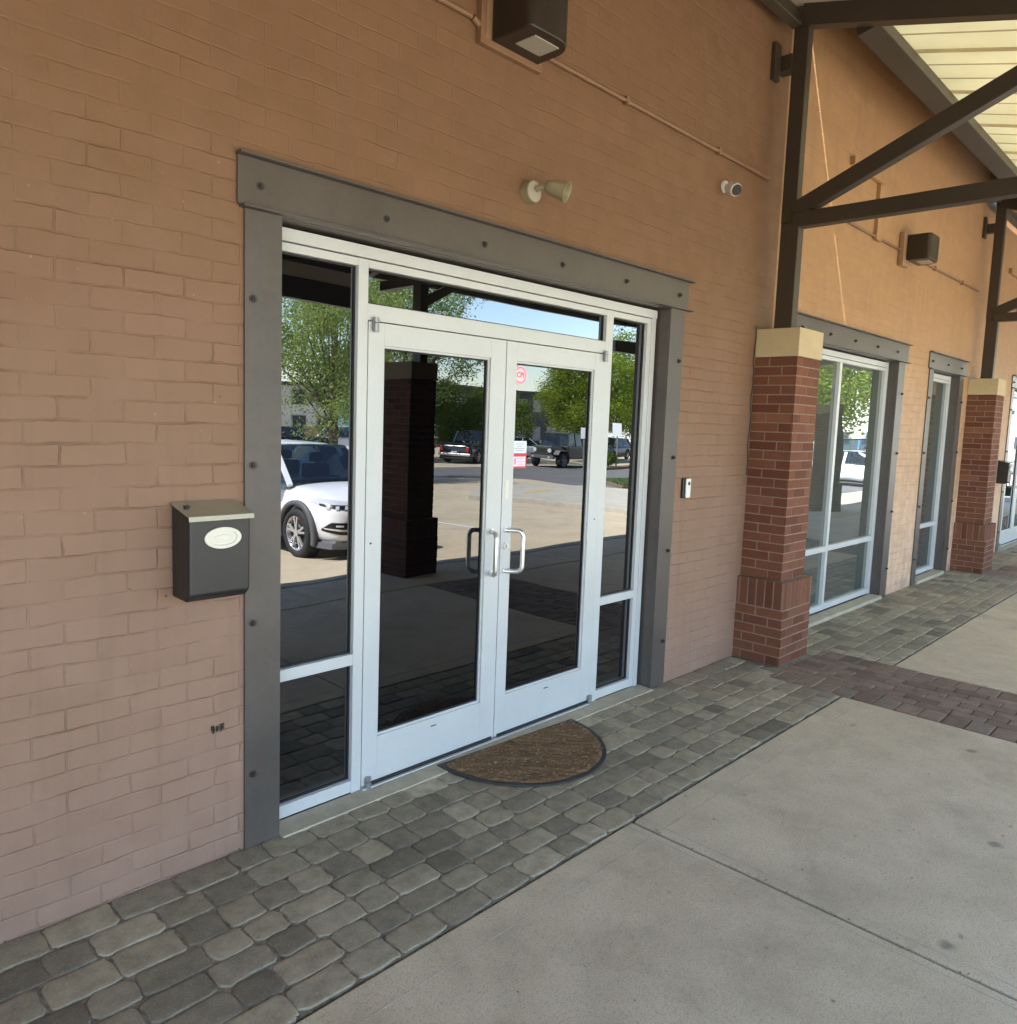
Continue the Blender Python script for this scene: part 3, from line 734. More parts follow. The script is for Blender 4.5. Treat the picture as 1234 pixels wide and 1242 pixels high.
# ------------------------------------------------------------------ canopy
can = thing('canopy', (4.03, -2.2, 0), 'dark brown steel truss canopy over the sidewalk with grey and yellow translucent roof panels', 'canopy')
SL = .262
def rz_(y, base=4.56): return base - SL * (-y - .30)     # rafter underside
xs_t = [-1.82, 4.035, 9.89, 15.74, 21.6]
for xt in xs_t:
    b = MB(); b.box(xt - .045, xt + .045, -.335, -.20, 2.476, 3.22); b.box(xt - .04, xt + .04, -.305, -.195, 3.22, 4.62); b.build('post', 'canopy_paint', can, bevel=.006)
    b = MB(); b.box(xt - .05, xt + .05, -.20, W, 4.29, 4.40); b.box(xt - .14, xt - .052, -.12, W, 4.22, 4.47); b.build('bracket', 'canopy_paint', can, bevel=.004)
    b = MB(); h = .139; b.beam((xt, -.24, rz_(-.24) + h / 2), (xt, -4.83, rz_(-4.83) + h / 2), .10, h); b.build('rafter', 'canopy_paint', can, bevel=.006)
    b = MB(); b.beam((xt, -.28, 3.238), (xt, -4.55, 3.238), .095, .105); b.build('tie_beam', 'canopy_paint', can, bevel=.006)
    b = MB(); b.beam((xt, -.27, 3.30), (xt, -2.02, 4.055), .085, .115); b.build('brace', 'canopy_paint', can, bevel=.006)
    b = MB(); b.beam((xt, -3.86, 3.29), (xt, -2.05, 4.05), .085, .10); b.build('brace', 'canopy_paint', can, bevel=.006)
    b = MB(); b.box(xt - .055, xt + .055, -3.93, -3.80, 2.33, 3.56); b.build('post', 'canopy_paint', can, bevel=.006)
    if xt == 4.035:
        b = MB(); b.beam((xt + .05, -3.87, 3.02), (xt + 1.25, -3.87, 3.62), .07, .10); b.build('knee_brace', 'canopy_paint', can, bevel=.005)
rt = lambda y: rz_(y) + .113
for xa, xb in ((4.045, 9.88), (15.75, 22.5)):
    b = MB(); b.add([(xa, W - .002, 5.62), (xb, W - .002, 5.62), (xb, -.61, rt(-.6) + .04), (xa, -.61, rt(-.6) + .04), (xa, W - .002, 5.64), (xb, W - .002, 5.64), (xb, -.61, rt(-.6) + .06), (xa, -.61, rt(-.6) + .06)],
        [(0, 1, 2, 3), (4, 7, 6, 5), (0, 4, 5, 1), (2, 6, 7, 3), (0, 3, 7, 4), (1, 5, 6, 2)]); b.build('sun_block_sheet', 'b_cream', can)  # added sheet that blocks sun through the gap behind the roof
    for xe in (xa, xb):
        b = MB(); b.prism([(W + .02, 5.60), (-.60, rt(-.6) + .03), (-.58, rt(-.6) - .02), (W + .02, rt(W) - .05)], 'x', xe - .012, xe + .001); b.build('sun_block_end', 'roof_grey', can)  # added end cap that keeps sun streaks off the wall
# purlins
for i in range(len(xs_t) - 1):
    xa, xb = xs_t[i] + .052, xs_t[i + 1] - .052
    yl, wl = (-.665, .15) if i % 2 else (-.21, .07)
    b = MB(); b.beam((xa, yl, rz_(yl) + .035), (xb, yl, rz_(yl) + .035), wl, .12, up=(0, .25, 1)); b.build('ledger_beam', 'canopy_paint', can, bevel=.006)
    for y in (-1.75, -2.8, -3.85):
        b = MB(); b.beam((xa, y, rt(y) + .012), (xb, y, rt(y) + .012), .035, .03, up=(0, .25, 1)); b.build('purlin', 'canopy_paint', can)
    b = MB(); b.beam((xa, -4.80, rz_(-4.8) + .055), (xb, -4.80, rz_(-4.8) + .055), .06, .14); b.build('eave_beam', 'canopy_paint', can, bevel=.005)
# dropped eave beam on the left bay
b = MB(); b.box(-1.75, 3.97, -4.86, -4.76, 2.975, 3.21); b.build('dropped_beam', 'canopy_paint', can, bevel=.006)
b = MB(); b.box(-1.75, 3.97, -4.83, -4.79, 3.21, 3.50); b.build('fascia', 'b_cream', can)
for x in (): 
    b = MB(); b.box(x - .03, x + .03, -4.83, -4.79, 3.21, 3.36); b.build('hanger', 'canopy_paint', can)
b = MB(); b.box(8.9, 15.6, -4.86, -4.76, 2.93, 3.12); b.build('dropped_beam', 'canopy_paint', can, bevel=.006)
def roof(xa, xb, mat, ya=-.60, yb=-5.0, rib=.305, bmat='roof_grey', dz=0.):
    b = MB(); za, zb_ = rt(ya) + .030 + dz, rt(yb) + .030 + dz
    b.add([(xa, ya, za), (xb, ya, za), (xb, yb, zb_), (xa, yb, zb_), (xa, ya, za + .006), (xb, ya, za + .006), (xb, yb, zb_ + .006), (xa, yb, zb_ + .006)],
          [(0, 1, 2, 3), (4, 7, 6, 5), (0, 4, 5, 1), (3, 2, 6, 7), (0, 3, 7, 4), (1, 5, 6, 2)]); p = b.build('roof_panel', mat, can)
    b = MB(); n = int((xb - xa) / rib)
    for i in range(1, n):
        x = xa + i * (xb - xa) / n; hh = .007 if i % 3 else .022
        b.beam((x, ya, za - hh / 2), (x, yb, zb_ - hh / 2), .008 if i % 3 else .016, hh)
    b.build('panel_ribs', bmat, p)
simple('rib_yellow', (.62, .54, .36), .6, var=.1)
roof(-9, 4.05, 'roof_opal', ya=-.088); roof(4.02, 9.905, 'panel_translucent', ya=-.60, dz=.009, bmat='rib_yellow'); roof(9.88, 15.755, 'roof_opal', ya=-.12); roof(15.73, 22.5, 'panel_translucent', dz=.009, bmat='rib_yellow')

# ------------------------------------------------------------------ wall-mounted things
def mailbox(ox, label):
    t = thing('mailbox', (-.265 + ox, W, 1.06), label, 'mailbox'); X = lambda v: v + ox
    b = MB(); prof = [(-.088, 1.066), (-.20, 1.064), (-.232, 1.090), (-.236, 1.366), (-.088, 1.405)]
    b.prism(prof, 'x', X(-.378), X(-.150)); b.build('box', 'mailbox_black', t, bevel=.010, seg=3)
    b = MB(); b.add([(X(a), y, z) for a in (-.383, -.142) for y, z in ((-.088, 1.412), (-.246, 1.374), (-.249, 1.356), (-.245, 1.356), (-.242, 1.369), (-.088, 1.405))],
        [(0, 1, 2, 3, 4, 5), (6, 11, 10, 9, 8, 7), (0, 6, 7, 1), (1, 7, 8, 2), (2, 8, 9, 3), (3, 9, 10, 4), (4, 10, 11, 5), (5, 11, 6, 0)]); b.build('lid', 'mailbox_lid', t, bevel=.0015)
    b = MB()
    for x in (-.355, -.345): b.box(X(x), X(x + .006), -.16, -.12, 1.392, 1.402)
    for x in (-.36,): b.cyl((X(x), -.17, 1.392), (X(x), -.172, 1.399), .008)
    b.build('rivet', 'bolt_steel', t)
    def oval(a, c, y0, y1, mat, name, a2=None, c2=None):
        n = 40; b = MB(); cx, cz = X(-.258), 1.292
        po = [(cx + a * math.cos(2 * PI * i / n), cz + c * math.sin(2 * PI * i / n)) for i in range(n)]
        if a2:
            pi_ = [(cx + a2 * math.cos(2 * PI * i / n), cz + c2 * math.sin(2 * PI * i / n)) for i in range(n)]
            vs = [(p[0], y0, p[1]) for p in po] + [(p[0], y1, p[1]) for p in po] + [(p[0], y1, p[1]) for p in pi_] + [(p[0], y0, p[1]) for p in pi_]
            fs = []
            for r in range(3): fs += [(r * n + i, r * n + (i + 1) % n, (r + 1) * n + (i + 1) % n, (r + 1) * n + i) for i in range(n)]
            b.add(vs, fs)
        else: b.prism(po, 'y', y0, y1)
        b.build(name, mat, t, bevel=.0012)
    oval(.060, .032, -.2345, -.2395, 'plaque', 'plaque'); oval(.068, .0385, -.2345, -.2445, 'plaque', 'plaque_ring', .052, .0265)
    oval(.034, .0115, -.2395, -.2425, 'plaque', 'plaque_boss')
    return t
mailbox(0, 'black wall mailbox with pale lid and oval plaque, left of the entrance')
mailbox(12.15, 'small dark wall mailbox beside the far entrance at the right edge')

def wallpack(x0, x1, z0, z1, yb, dp, label):
    t = thing('wall_light', ((x0 + x1) / 2, W, z0), label, 'wall light'); w = x1 - x0
    b = MB(); n = 10; prof = []
    # plan outline: flat back, rounded front corners
    r = min(w * .38, .13); pl = [(x0, yb), (x0, yb - dp + r * .35)]
    for k in range(1, 5): a = PI + k * PI / 10; pl.append((x0 + r * .35 + r * .35 * math.cos(a), yb - dp + r * .35 + r * .35 * math.sin(a)))
    for k in range(n + 1): a = -PI / 2 + k / n * PI / 2; pl.append((x1 - r + r * math.cos(a), yb - dp + r + r * math.sin(a)))
    pl.append((x1, yb))
    b.prism(pl, 'z', z0, z1); b.build('housing', 'fixture_bronze', t, bevel=.012, seg=3)
    b = MB(); b.box(x0 + w * .26, x1 - w * .22, yb - dp * .80, yb - dp * .30, z0 - .004, z0 + .002); b.build('lens', 'fixture_lens', t, bevel=.002)
    return t
wallpack(1.115, 1.435, 3.487, 3.93, W - .020, .25, 'large bronze wall pack light above the double doors')
wp2 = wallpack(6.86, 7.22, 3.455, 3.70, W - .06, .22, 'dark box wall light with pale mount beyond the brick pier')
b = MB(); b.box(6.80, 6.98, W - .059, W, 3.40, 3.72); b.build('mount', 'conduit_pale', wp2, bevel=.012)

t = thing('spot_light', (1.42, W, 2.87), 'small beige spot light with bell shade on a round base above the doors', 'spot light')
b = MB(); b.cyl((1.42, W, 2.88), (1.42, W - .048, 2.88), .056, .053, n=32); b.build('base', 'spot_enamel', t, bevel=.003)
b = MB(); b.cyl((1.42, W - .048, 2.88), (1.42, W - .050, 2.88), .049, n=32); b.build('cover', 'fixture_lens', t, bevel=.0008)
b = MB(); b.tube([(1.425, W - .05, 2.89), (1.432, W - .075, 2.897), (1.446, W - .098, 2.90)], .014, 12); b.build('knuckle', 'spot_enamel', t)
b = MB(); d = Vector((.40, -.80, -.30)).normalized(); p0 = Vector((1.443, W - .095, 2.905)); a = d.orthogonal().normalized(); c = d.cross(a)
prof = [(0, .012), (.004, .022), (.022, .034), (.05, .040), (.085, .043), (.115, .049), (.122, .051)]
rings = [[p0 + d * s + (a * math.cos(2 * PI * k / 28) + c * math.sin(2 * PI * k / 28)) * r for k in range(28)] for s, r in prof]
inner = [[p0 + d * s + (a * math.cos(2 * PI * k / 28) + c * math.sin(2 * PI * k / 28)) * (r - .004) for k in range(28)] for s, r in prof[::-1][:-2]]
al = rings + inner; vs = [x for R in al for x in R]
b.add(vs, [(i * 28 + k, i * 28 + (k + 1) % 28, (i + 1) * 28 + (k + 1) % 28, (i + 1) * 28 + k) for i in range(len(al) - 1) for k in range(28)], 0, True)
b.add(rings[0], [tuple(range(28))]); b.build('shade', 'spot_enamel', t, fixn=True)
b = MB(); b.cyl(p0 + d * .05, p0 + d * .075, .034, n=24); b.build('bulb', 'fixture_lens', t)

t = thing('security_camera', (3.35, W, 3.34), 'white security camera with black face high on the wall left of the pier post', 'camera')
b = MB(); b.cyl((3.345, W, 3.355), (3.345, W - .022, 3.355), .040, .036, n=28); b.build('mount', 'white_plastic', t, bevel=.004)
b = MB(); b.cyl((3.345, W - .02, 3.353), (3.352, W - .06, 3.345), .014, n=14); b.build('ball_joint', 'white_plastic', t)
b = MB(); d = Vector((-.42, -.82, -.42)).normalized(); p0 = Vector((3.352, W - .045, 3.343))
b.cyl(p0, p0 + d * .085, .040, .042, n=32); b.build('body', 'white_plastic', t, bevel=.010, seg=3)
b = MB(); b.cyl(p0 + d * .084, p0 + d * .0875, .0355, n=32); b.build('lens', 'gasket', t)

t = thing('doorbell', (3.06, W, 1.33), 'small black and white doorbell button unit right of the entrance', 'doorbell')
b = MB(); b.box(3.028, 3.100, W - .020, W, 1.262, 1.398); b.build('housing', 'black_plastic', t, bevel=.006, seg=3)
b = MB(); b.box(3.046, 3.102, W - .034, W - .0205, 1.265, 1.395); b.build('faceplate', 'white_plastic', t, bevel=.006, seg=3)
b = MB(); b.cyl((3.074, W - .034, 1.362), (3.074, W - .0365, 1.362), .013, n=20); b.build('lens', 'black_plastic', t)

# door mat (half round)
mt = thing('doormat', (1.45, -.072, 0), 'worn brown half-round coir doormat with black rubber edge in front of the doors', 'doormat')
mt.rotation_euler = (0, 0, math.radians(-3.2)); R = .498
def halfring(r0, y0, z, n=48): return [(r0 * math.cos(-PI * i / n) * 1.0, y0 + r0 * 1.10 * math.sin(-PI * i / n), z) for i in range(n + 1)]
xf0 = Matrix.Identity(4)
b = MB(); o_ = [(x, y) for x, y, _ in halfring(R, 0, 0)]; b.prism(o_, 'z', .003, .011); b.build('rubber_border', 'rubber', mt, bevel=.003, xf=xf0)
b = MB()
# coir pile as a lumpy height field inside the border
nr, na = 26, 90; vs = []; 
for i in range(nr + 1):
    for j in range(na + 1):
        r = (R - .022) * i / nr; a = -PI * j / na
        x, y = r * math.cos(a), -.012 + r * 1.085 * math.sin(a)
        edge = 0 if (i == nr or j in (0, na)) else 1
        y = min(y, -.010); z = .0105 + edge * (.006 + .0035 * math.sin(38 * (x * .5 + y) + 2 * math.sin(9 * x)) + random.uniform(-.0015, .0022)) - (.003 if not edge else 0)
        vs.append((x, y, z))
b.add(vs, [(i * (na + 1) + j, (i + 1) * (na + 1) + j, (i + 1) * (na + 1) + j + 1, i * (na + 1) + j + 1) for i in range(nr) for j in range(na)], 0, True)
b.build('coir_pile', 'coir', mt, xf=xf0)
b = MB()
for k in range(2600):
    a = -random.random() * PI; r = math.sqrt(random.random()) * (R - .03); x, y = r * math.cos(a), -.012 + r * 1.08 * math.sin(a); q = random.uniform(0, 2 * PI); l = random.uniform(.006, .016)
    z = .017 + random.uniform(-.001, .003); dx, dy = math.cos(q) * l, math.sin(q) * l
    b.add([(x, y, z), (x + dx, y + dy, z + random.uniform(-.002, .006)), (x + dx * .9 - dy * .12, y + dy * .9 + dx * .12, z)], [(0, 1, 2)])
simple('fibre', (.26, .17, .095), .9, var=.5, scale=40)
o = b.build('loose_fibres', 'fibre', mt, xf=xf0, fixn=False); o['kind'] = 'stuff'

# notices on the right door
def text_mesh(txt, size, x, y, z, mat, parent, name='lettering'):
    cu = bpy.data.curves.new('t', 'FONT'); cu.body = txt; cu.size = size; cu.align_x = 'CENTER'; cu.align_y = 'CENTER'; cu.extrude = .0001; cu.offset = size * .02
    ob = bpy.data.objects.new('t', cu); col.objects.link(ob); dg = bpy.context.evaluated_depsgraph_get(); me = bpy.data.meshes.new_from_object(ob.evaluated_get(dg))
    bpy.data.objects.remove(ob); me.materials.clear(); me.materials.append(M[mat])
    pw = parent_world(parent); me.transform(Matrix.Translation(Vector((x, y, z)) - pw) @ Matrix.Rotation(PI / 2, 4, 'X'))
    o = bpy.data.objects.new(name, me); col.objects.link(o); o.parent = parent; return o
yg = .024 - .0009
t = thing('window_sticker', (1.531, yg, 1.984), 'round pink and white CPI sticker at the top of the right door glass', 'sticker')
def disc(r, y0, y1, mat, name, rin=None):
    n = 48; b = MB(); cx, cz = 1.5335, 1.984
    o1 = [(cx + r * math.cos(2 * PI * i / n), cz + r * math.sin(2 * PI * i / n)) for i in range(n)]
    if rin is None: b.prism(o1, 'y', y0, y1)
    else:
        i1 = [(cx + rin * math.cos(2 * PI * i / n), cz + rin * math.sin(2 * PI * i / n)) for i in range(n)]
        b.add([(p[0], y1, p[1]) for p in o1] + [(p[0], y1, p[1]) for p in i1], [(i, (i + 1) % n, n + (i + 1) % n, n + i) for i in range(n)])
    b.build(name, mat, t)
disc(.050, yg, yg - .0006, 'paper_pink', 'disc'); disc(.046, yg, yg - .0012, 'ink_pink', 'ring', .036)
text_mesh('CPI', .040, 1.5335, yg - .0013, 1.984, 'ink_red', t)
t = thing('paper_notice', (1.54, yg, 1.56), 'pale blue notice with grey lines of print on the right door glass', 'notice')
b = MB(); b.box(1.493, 1.603, yg - .0006, yg, 1.567, 1.633); b.build('sheet', 'paper_white', t)
b = MB()
for k, (a, c) in enumerate(((.02, .09), (.035, .075), (.015, .095), (.025, .085))): b.box(1.493 + a, 1.493 + c, yg - .0009, yg - .0007, 1.615 - k * .012, 1.619 - k * .012)
b.build('print', 'ink_grey', t)
t = thing('paper_notice', (1.54, yg, 1.49), 'small red-bordered white notice below the pale blue one on the right door', 'notice')
b = MB(); b.box(1.493, 1.605, yg - .0006, yg, 1.486, 1.5655); b.build('border', 'ink_red', t)
b = MB(); b.box(1.503, 1.596, yg - .0010, yg - .0007, 1.496, 1.548); b.build('sheet', 'paper_white', t)
b = MB()
b.box(1.508, 1.522, yg - .0014, yg - .0011, 1.505, 1.540)
for k in range(5): b.box(1.530, 1.590 - (k % 2) * .012, yg - .0014, yg - .0011, 1.537 - k * .008, 1.540 - k * .008)
b.build('print', 'ink_pink', t)
o = MB().box(1.421, 1.447, -.0032, -.0024, 1.325, 1.425).build('push_label', 'plaque'); tag(o, 'thin pale vertical label on the right door stile above the lock', 'label')

# ------------------------------------------------------------------ vehicles (reflected in the glass)
def loft(stations, smooth=True):
    """stations: list of (X, [(y,z)...] half-section from bottom centre to top centre)"""
    b = MB(); n = len(stations[0][1]); full = []
    for X, hs in stations:
        ring = [(X, y, z) for y, z in hs] + [(X, -y, z) for y, z in hs[::-1][1:-1]]
        full.append(ring)
    m = len(full[0]); vs = [v for r in full for v in r]
    fs = [(i * m + k, i * m + (k + 1) % m, (i + 1) * m + (k + 1) % m, (i + 1) * m + k) for i in range(len(full) - 1) for k in range(m)]
    b.add(vs, fs, 0, smooth); b.add(vs, [tuple(range(m))[::-1], tuple(range(len(vs) - m, len(vs)))], 0, False); return b
def bool_cut(o, cutters):
    for c in cutters:
        md = o.modifiers.new('cut', 'BOOLEAN'); md.operation = 'DIFFERENCE'; md.object = c; md.solver = 'EXACT'
    dg = bpy.context.evaluated_depsgraph_get(); me = bpy.data.meshes.new_from_object(o.evaluated_get(dg))
    o.modifiers.clear(); o.data = me
    for c in cutters: bpy.data.objects.remove(c)
def wheel(parent, X, Y, r, w, spokes=5, rim='rim_metal'):
    s = 1 if Y > 0 else -1
    we = bpy.data.objects.new('wheel', None); col.objects.link(we); we.parent = parent; we.location = (X, Y, r)
    I = Matrix.Identity(4)
    b = MB(); prof = [(r * .70, -w / 2), (r * .93, -w / 2), (r, -w * .36), (r, w * .36), (r * .93, w / 2), (r * .70, w / 2)]; n = 36
    vs = [(p * math.cos(2 * PI * k / n), q, p * math.sin(2 * PI * k / n)) for p, q in prof for k in range(n)]
    b.add(vs, [(i * n + k, i * n + (k + 1) % n, ((i + 1) % 6) * n + (k + 1) % n, ((i + 1) % 6) * n + k) for i in range(6) for k in range(n)], 0, True)
    b.build('tyre', 'tyre', we, xf=I)
    b = MB(); ri = r * .71
    prof = [(ri, -w * .4), (ri, w * .46), (ri * .93, w * .46), (ri * .90, w * .1), (ri * .90, -w * .4)]
    vs = [(p * math.cos(2 * PI * k / n), q * s, p * math.sin(2 * PI * k / n)) for p, q in prof for k in range(n)]
    b.add(vs, [(i * n + k, i * n + (k + 1) % n, ((i + 1) % 5) * n + (k + 1) % n, ((i + 1) % 5) * n + k) for i in range(5) for k in range(n)], 0, True)
    for k in range(spokes):
        a = 2 * PI * k / spokes + .3
        for da in (-.17, .17):
            c1, s1 = math.cos(a), math.sin(a); c2, s2 = math.cos(a + da), math.sin(a + da)
            b.beam((c1 * r * .10, s * w * .36, s1 * r * .10), (c2 * ri * .96, s * w * .40, s2 * ri * .96), r * .085, w * .12, up=(0, 1, 0))
    b.cyl((0, s * w * .25, 0), (0, s * w * .44, 0), r * .15, n=20); b.build('rim', rim, we, xf=I)
    b = MB(); b.cyl((0, -s * w * .3, 0), (0, s * w * .12, 0), ri * .90, n=28); b.build('brake_disc', 'black_plastic', we, xf=I)
    return we
I4 = Matrix.Identity(4)
def car(kind, loc, rz, paint, label, simple_=False, glass='car_glass'):
    """kind: suv, sedan, pickup, van; local +X is the nose"""
    t = thing('parked_car', loc, label, {'suv': 'car', 'sedan': 'car', 'pickup': 'pickup truck', 'van': 'van'}[kind], rz=rz)
    if kind == 'pickup': t.name = 'pickup_truck'
    if kind == 'suv': L, Wd, H, belt, hood, r = 4.48, .93, 1.65, 1.04, 1.02, .36
    elif kind == 'sedan': L, Wd, H, belt, hood, r = 4.6, .89, 1.45, .95, .90, .33
    elif kind == 'van': L, Wd, H, belt, hood, r = 5.0, .98, 1.95, 1.15, 1.10, .36
    else: L, Wd, H, belt, hood, r = 5.6, .99, 1.85, 1.15, 1.14, .40
    nx, tx = L / 2, -L / 2
    def sec(w, zb, zm, zt, cr=.03): return [(0, zb), (w * .80, zb), (w * .97, zb + .10), (w, (zb + zm) / 2), (w * .985, zm), (w * .90, zt - .015), (w * .70, zt + cr * .4), (0, zt + cr)]
    st = [(nx, sec(Wd * .66, .34, .48, .60, .01)), (nx - .03, sec(Wd * .78, .27, .58, .74, .02)), (nx - .16, sec(Wd * .90, .24, .72, .86, .03)), (nx - .42, sec(Wd * .97, .23, .80, hood - .07)), (nx - .75, sec(Wd, .23, .84, hood - .02, .04)),
          (nx - 1.22, sec(Wd, .23, .86, hood + .03, .05)), (0, sec(Wd, .23, .86, belt, .0)), (tx + 1.1, sec(Wd, .23, .88, belt + .02, .0)), (tx + .35, sec(Wd * .98, .25, .86, belt, .0)), (tx + .08, sec(Wd * .93, .30, .78, belt - .05, 0)), (tx, sec(Wd * .84, .38, .68, belt - .18, 0))]
    body = loft(st).build('body', [paint, 'cladding'], t, xf=I4, subd=1 if simple_ else 2)
    wx = (nx - .86, tx + (.82 if kind != 'pickup' else 1.15))
    cuts = []
    for X in wx:
        for s in (-1, 1):
            c = MB(); c.cyl((X, s * (Wd - .30), r), (X, s * (Wd + .3), r), r * 1.17, n=32); cuts.append(c.build('c', 'black_plastic', None))
    for c in cuts: c.matrix_world = t.matrix_basis @ Matrix.Identity(4)
    bpy.context.view_layer.update(); bool_cut(body, cuts)
    for p in body.data.polygons: p.use_smooth = True
    bvh = BVHTree.FromPolygons([v.co for v in body.data.vertices], [tuple(p.vertices) for p in body.data.polygons])
    # arch cladding + sill
    b = MB()
    if kind in ('suv', 'pickup'):
        for X in wx:
            for s in (-1, 1):
                n = 18; ro, ri = r * 1.36, r * 1.165; vs = []
                for k in range(n + 1):
                    a = PI * (k / n) * 1.16 - PI * .08
                    for rr, yy in ((ri, Wd - .10), (ri, Wd + .012), (ro, Wd + .006), (ro, Wd - .06)): vs.append((X + rr * math.cos(a), s * yy, r + rr * math.sin(a)))
                b.add(vs, [(k * 4 + j, k * 4 + (j + 1) % 4, (k + 1) * 4 + (j + 1) % 4, (k + 1) * 4 + j) for k in range(n) for j in range(4)], 0, True)
        b.box(wx[1] + r * 1.3, wx[0] - r * 1.3, -Wd - .004, Wd + .004, .22, .36)
        vs = loft([(nx + .012, sec(Wd * .68, .235, .26, .34, 0)), (nx - .10, sec(Wd * .90, .215, .25, .36, 0)), (nx - .42, sec(Wd * .985, .21, .25, .36, 0))]); b.add(vs.v, vs.f)
        vs = loft([(tx - .012, sec(Wd * .86, .33, .36, .50, 0)), (tx + .3, sec(Wd * .985, .23, .25, .42, 0))]); b.add(vs.v, vs.f)
        b.build('cladding', 'cladding', t, xf=I4)
    # glasshouse
    if kind == 'suv': g0, g1, g2, g3 = nx - 1.18, nx - 1.92, tx + .60, tx + .16
    elif kind == 'sedan': g0, g1, g2, g3 = nx - 1.35, nx - 2.05, tx + 1.25, tx + .55
    elif kind == 'van': g0, g1, g2, g3 = nx - .85, nx - 1.45, tx + .35, tx + .05
    else: g0, g1, g2, g3 = nx - 1.35, nx - 1.95, tx + 2.15, tx + 1.95
    wb, wr = Wd * .93, Wd * .74; zb = belt - .03
    def gs(w, zt, e=.0): return [(0, zb), (wb, zb), (wb * .995 + e, zb + .02), (w, zt - .06), (w - .08, zt), (0, zt + .015)]
    gst = [(g0, gs(wb * .98, zb + .075)), (g1, gs(wr, H - .02)), ((g1 + g2) / 2, gs(wr, H)), (g2, gs(wr * .98, H - .03)), (g3, gs(wb * .93, zb + .12))]
    loft(gst, False).build('windows', glass, t, xf=I4)
    rs = [(g1 + .06, [(0, H - .035), (wr - .02, H - .07), (wr - .06, H - .004), (0, H + .012)]), ((g1 + g2) / 2, [(0, H - .04), (wr + .005, H - .065), (wr - .06, H + .012), (0, H + .034)]), (g2 - .05, [(0, H - .07), (wr - .02, H - .10), (wr - .07, H - .012), (0, H + .004)])]
    loft(rs).build('roof', paint, t, xf=I4, subd=1)
    if kind in ('suv', 'sedan', 'van'):
        b = MB(); b.box(g0 - .75, g0 - .30, -wr, wr, zb - .02, zb + .06); b.build('dashboard', 'cabin_trim', t, xf=I4, bevel=.03)
        for sx_, row in ((g1 - .55, 1), (g1 - 1.5, 2)):
            for s in (-1, 1):
                b = MB(); b.box(sx_ - .10, sx_ + .06, s * .40 - .24, s * .40 + .24, zb - .05, zb + .28); b.box(sx_ - .08, sx_ + .02, s * .40 - .12, s * .40 + .12, zb + .30, zb + .46); b.build('seat', 'cabin_trim', t, xf=I4, bevel=.04)
        b = MB(); b.box(g1 + .10, g1 + .14, -.12, .12, H - .20, H - .13); b.build('rear_view_mirror', 'cabin_trim', t, xf=I4, bevel=.01)
        b = MB(); b.box(tx + .25, g0 - .35, -wb + .04, wb - .04, zb - .10, zb - .03); b.build('cabin_floor', 'cabin_trim', t, xf=I4)
    b = MB()   # pillars
    for s in (-1, 1):
        b.beam((g0 + .02, s * (wb - .02), zb + .04), (g1 + .02, s * (wr - .01), H - .05), .07, .045, up=(0, 0, 1))
        b.beam((g3 - .02, s * (wb - .05), zb + .05), (g2, s * (wr - .01), H - .06), .16 if kind != 'sedan' else .09, .04)
        if kind != 'pickup' or True: b.beam(((g1 + g2) / 2 - .05, s * (wb + .004), zb + .0), ((g1 + g2) / 2 - .05, s * (wr + .004), H - .06), .09, .03)
    b.build('pillars', paint if kind != 'suv' else paint, t, xf=I4)
    if kind == 'pickup':
        b = MB(); bx0, bx1 = tx + .06, g3 - .06
        b.box(bx0, bx1, -Wd * .84, Wd * .84, belt - .05, belt + .006); b.build('bed', 'black_plastic', t, xf=I4)
    # lamps, grille, bumper details
    for s in (-1, 1):
        dr_ = Vector((-.75, -s * .66, 0)).normalized(); ev = Vector((dr_.y * -s, 0, 0)); ev = Vector((-.66, s * .75, 0)).normalized()
        A = Vector((nx - .20, s * Wd * .80, 0)) - dr_ * 2
        def patch(t0, t1, lo, hi, off, mat, name, par, nu=14, nv=5):
            b = MB(); vs = []
            for i in range(nu + 1):
                u = i / nu
                for j in range(nv + 1):
                    z = lo(u) + (hi(u) - lo(u)) * j / nv; o_ = A + ev * (t0 + (t1 - t0) * u) + Vector((0, 0, z))
                    hit = bvh.ray_cast(o_, dr_); p = (hit[0] if hit[0] is not None else o_ + dr_ * 2.05) - dr_ * off; vs.append(tuple(p))
            b.add(vs, [(i * (nv + 1) + j, (i + 1) * (nv + 1) + j, (i + 1) * (nv + 1) + j + 1, i * (nv + 1) + j + 1) for i in range(nu) for j in range(nv)], 0, True)
            return b.build(name, mat, par, xf=I4)
        hl = patch(-.33, .36, lambda u: .745 + .10 * u ** 1.5, lambda u: .85 + .075 * u - .07 * max(0, u - .85) / .15, .008, 'lamp_clear', 'headlight', t)
        if not simple_:
            patch(-.31, .20, lambda u: .755 + .055 * u ** 1.5, lambda u: .815 + .02 * u, .013, 'black_plastic', 'lamp_bezel', hl)
            for q in (-.24, -.10, .04): patch(q, q + .055, lambda u: .765, lambda u: .81, .017, 'lamp_clear', 'projector', hl, 3, 3)
            fo = patch(-.42, .16, lambda u: .43 + .08 * abs(u - .35) ** 1.5, lambda u: .59 - .10 * max(0, u - .75) / .25, .008, 'black_plastic', 'fog_lamp', t)
            patch(-.40, .12, lambda u: .465 + .03 * u, lambda u: .50 + .012 * u, .018, 'plaque', 'lamp_blade', fo); patch(-.18, -.06, lambda u: .535, lambda u: .56, .016, 'lamp_clear', 'fog_lens', fo, 3, 3)
        b = MB(); zt = .95 if kind != 'pickup' else .98
        b.box(tx - .012, tx + .16, s * Wd * .74 - .13 * (1 if kind != 'pickup' else .5), s * Wd * .74 + .13 * (1 if kind != 'pickup' else .5), zt - (.14 if kind != 'pickup' else .26), zt); b.build('tail_light', 'lamp_red', t, xf=I4, bevel=.01)
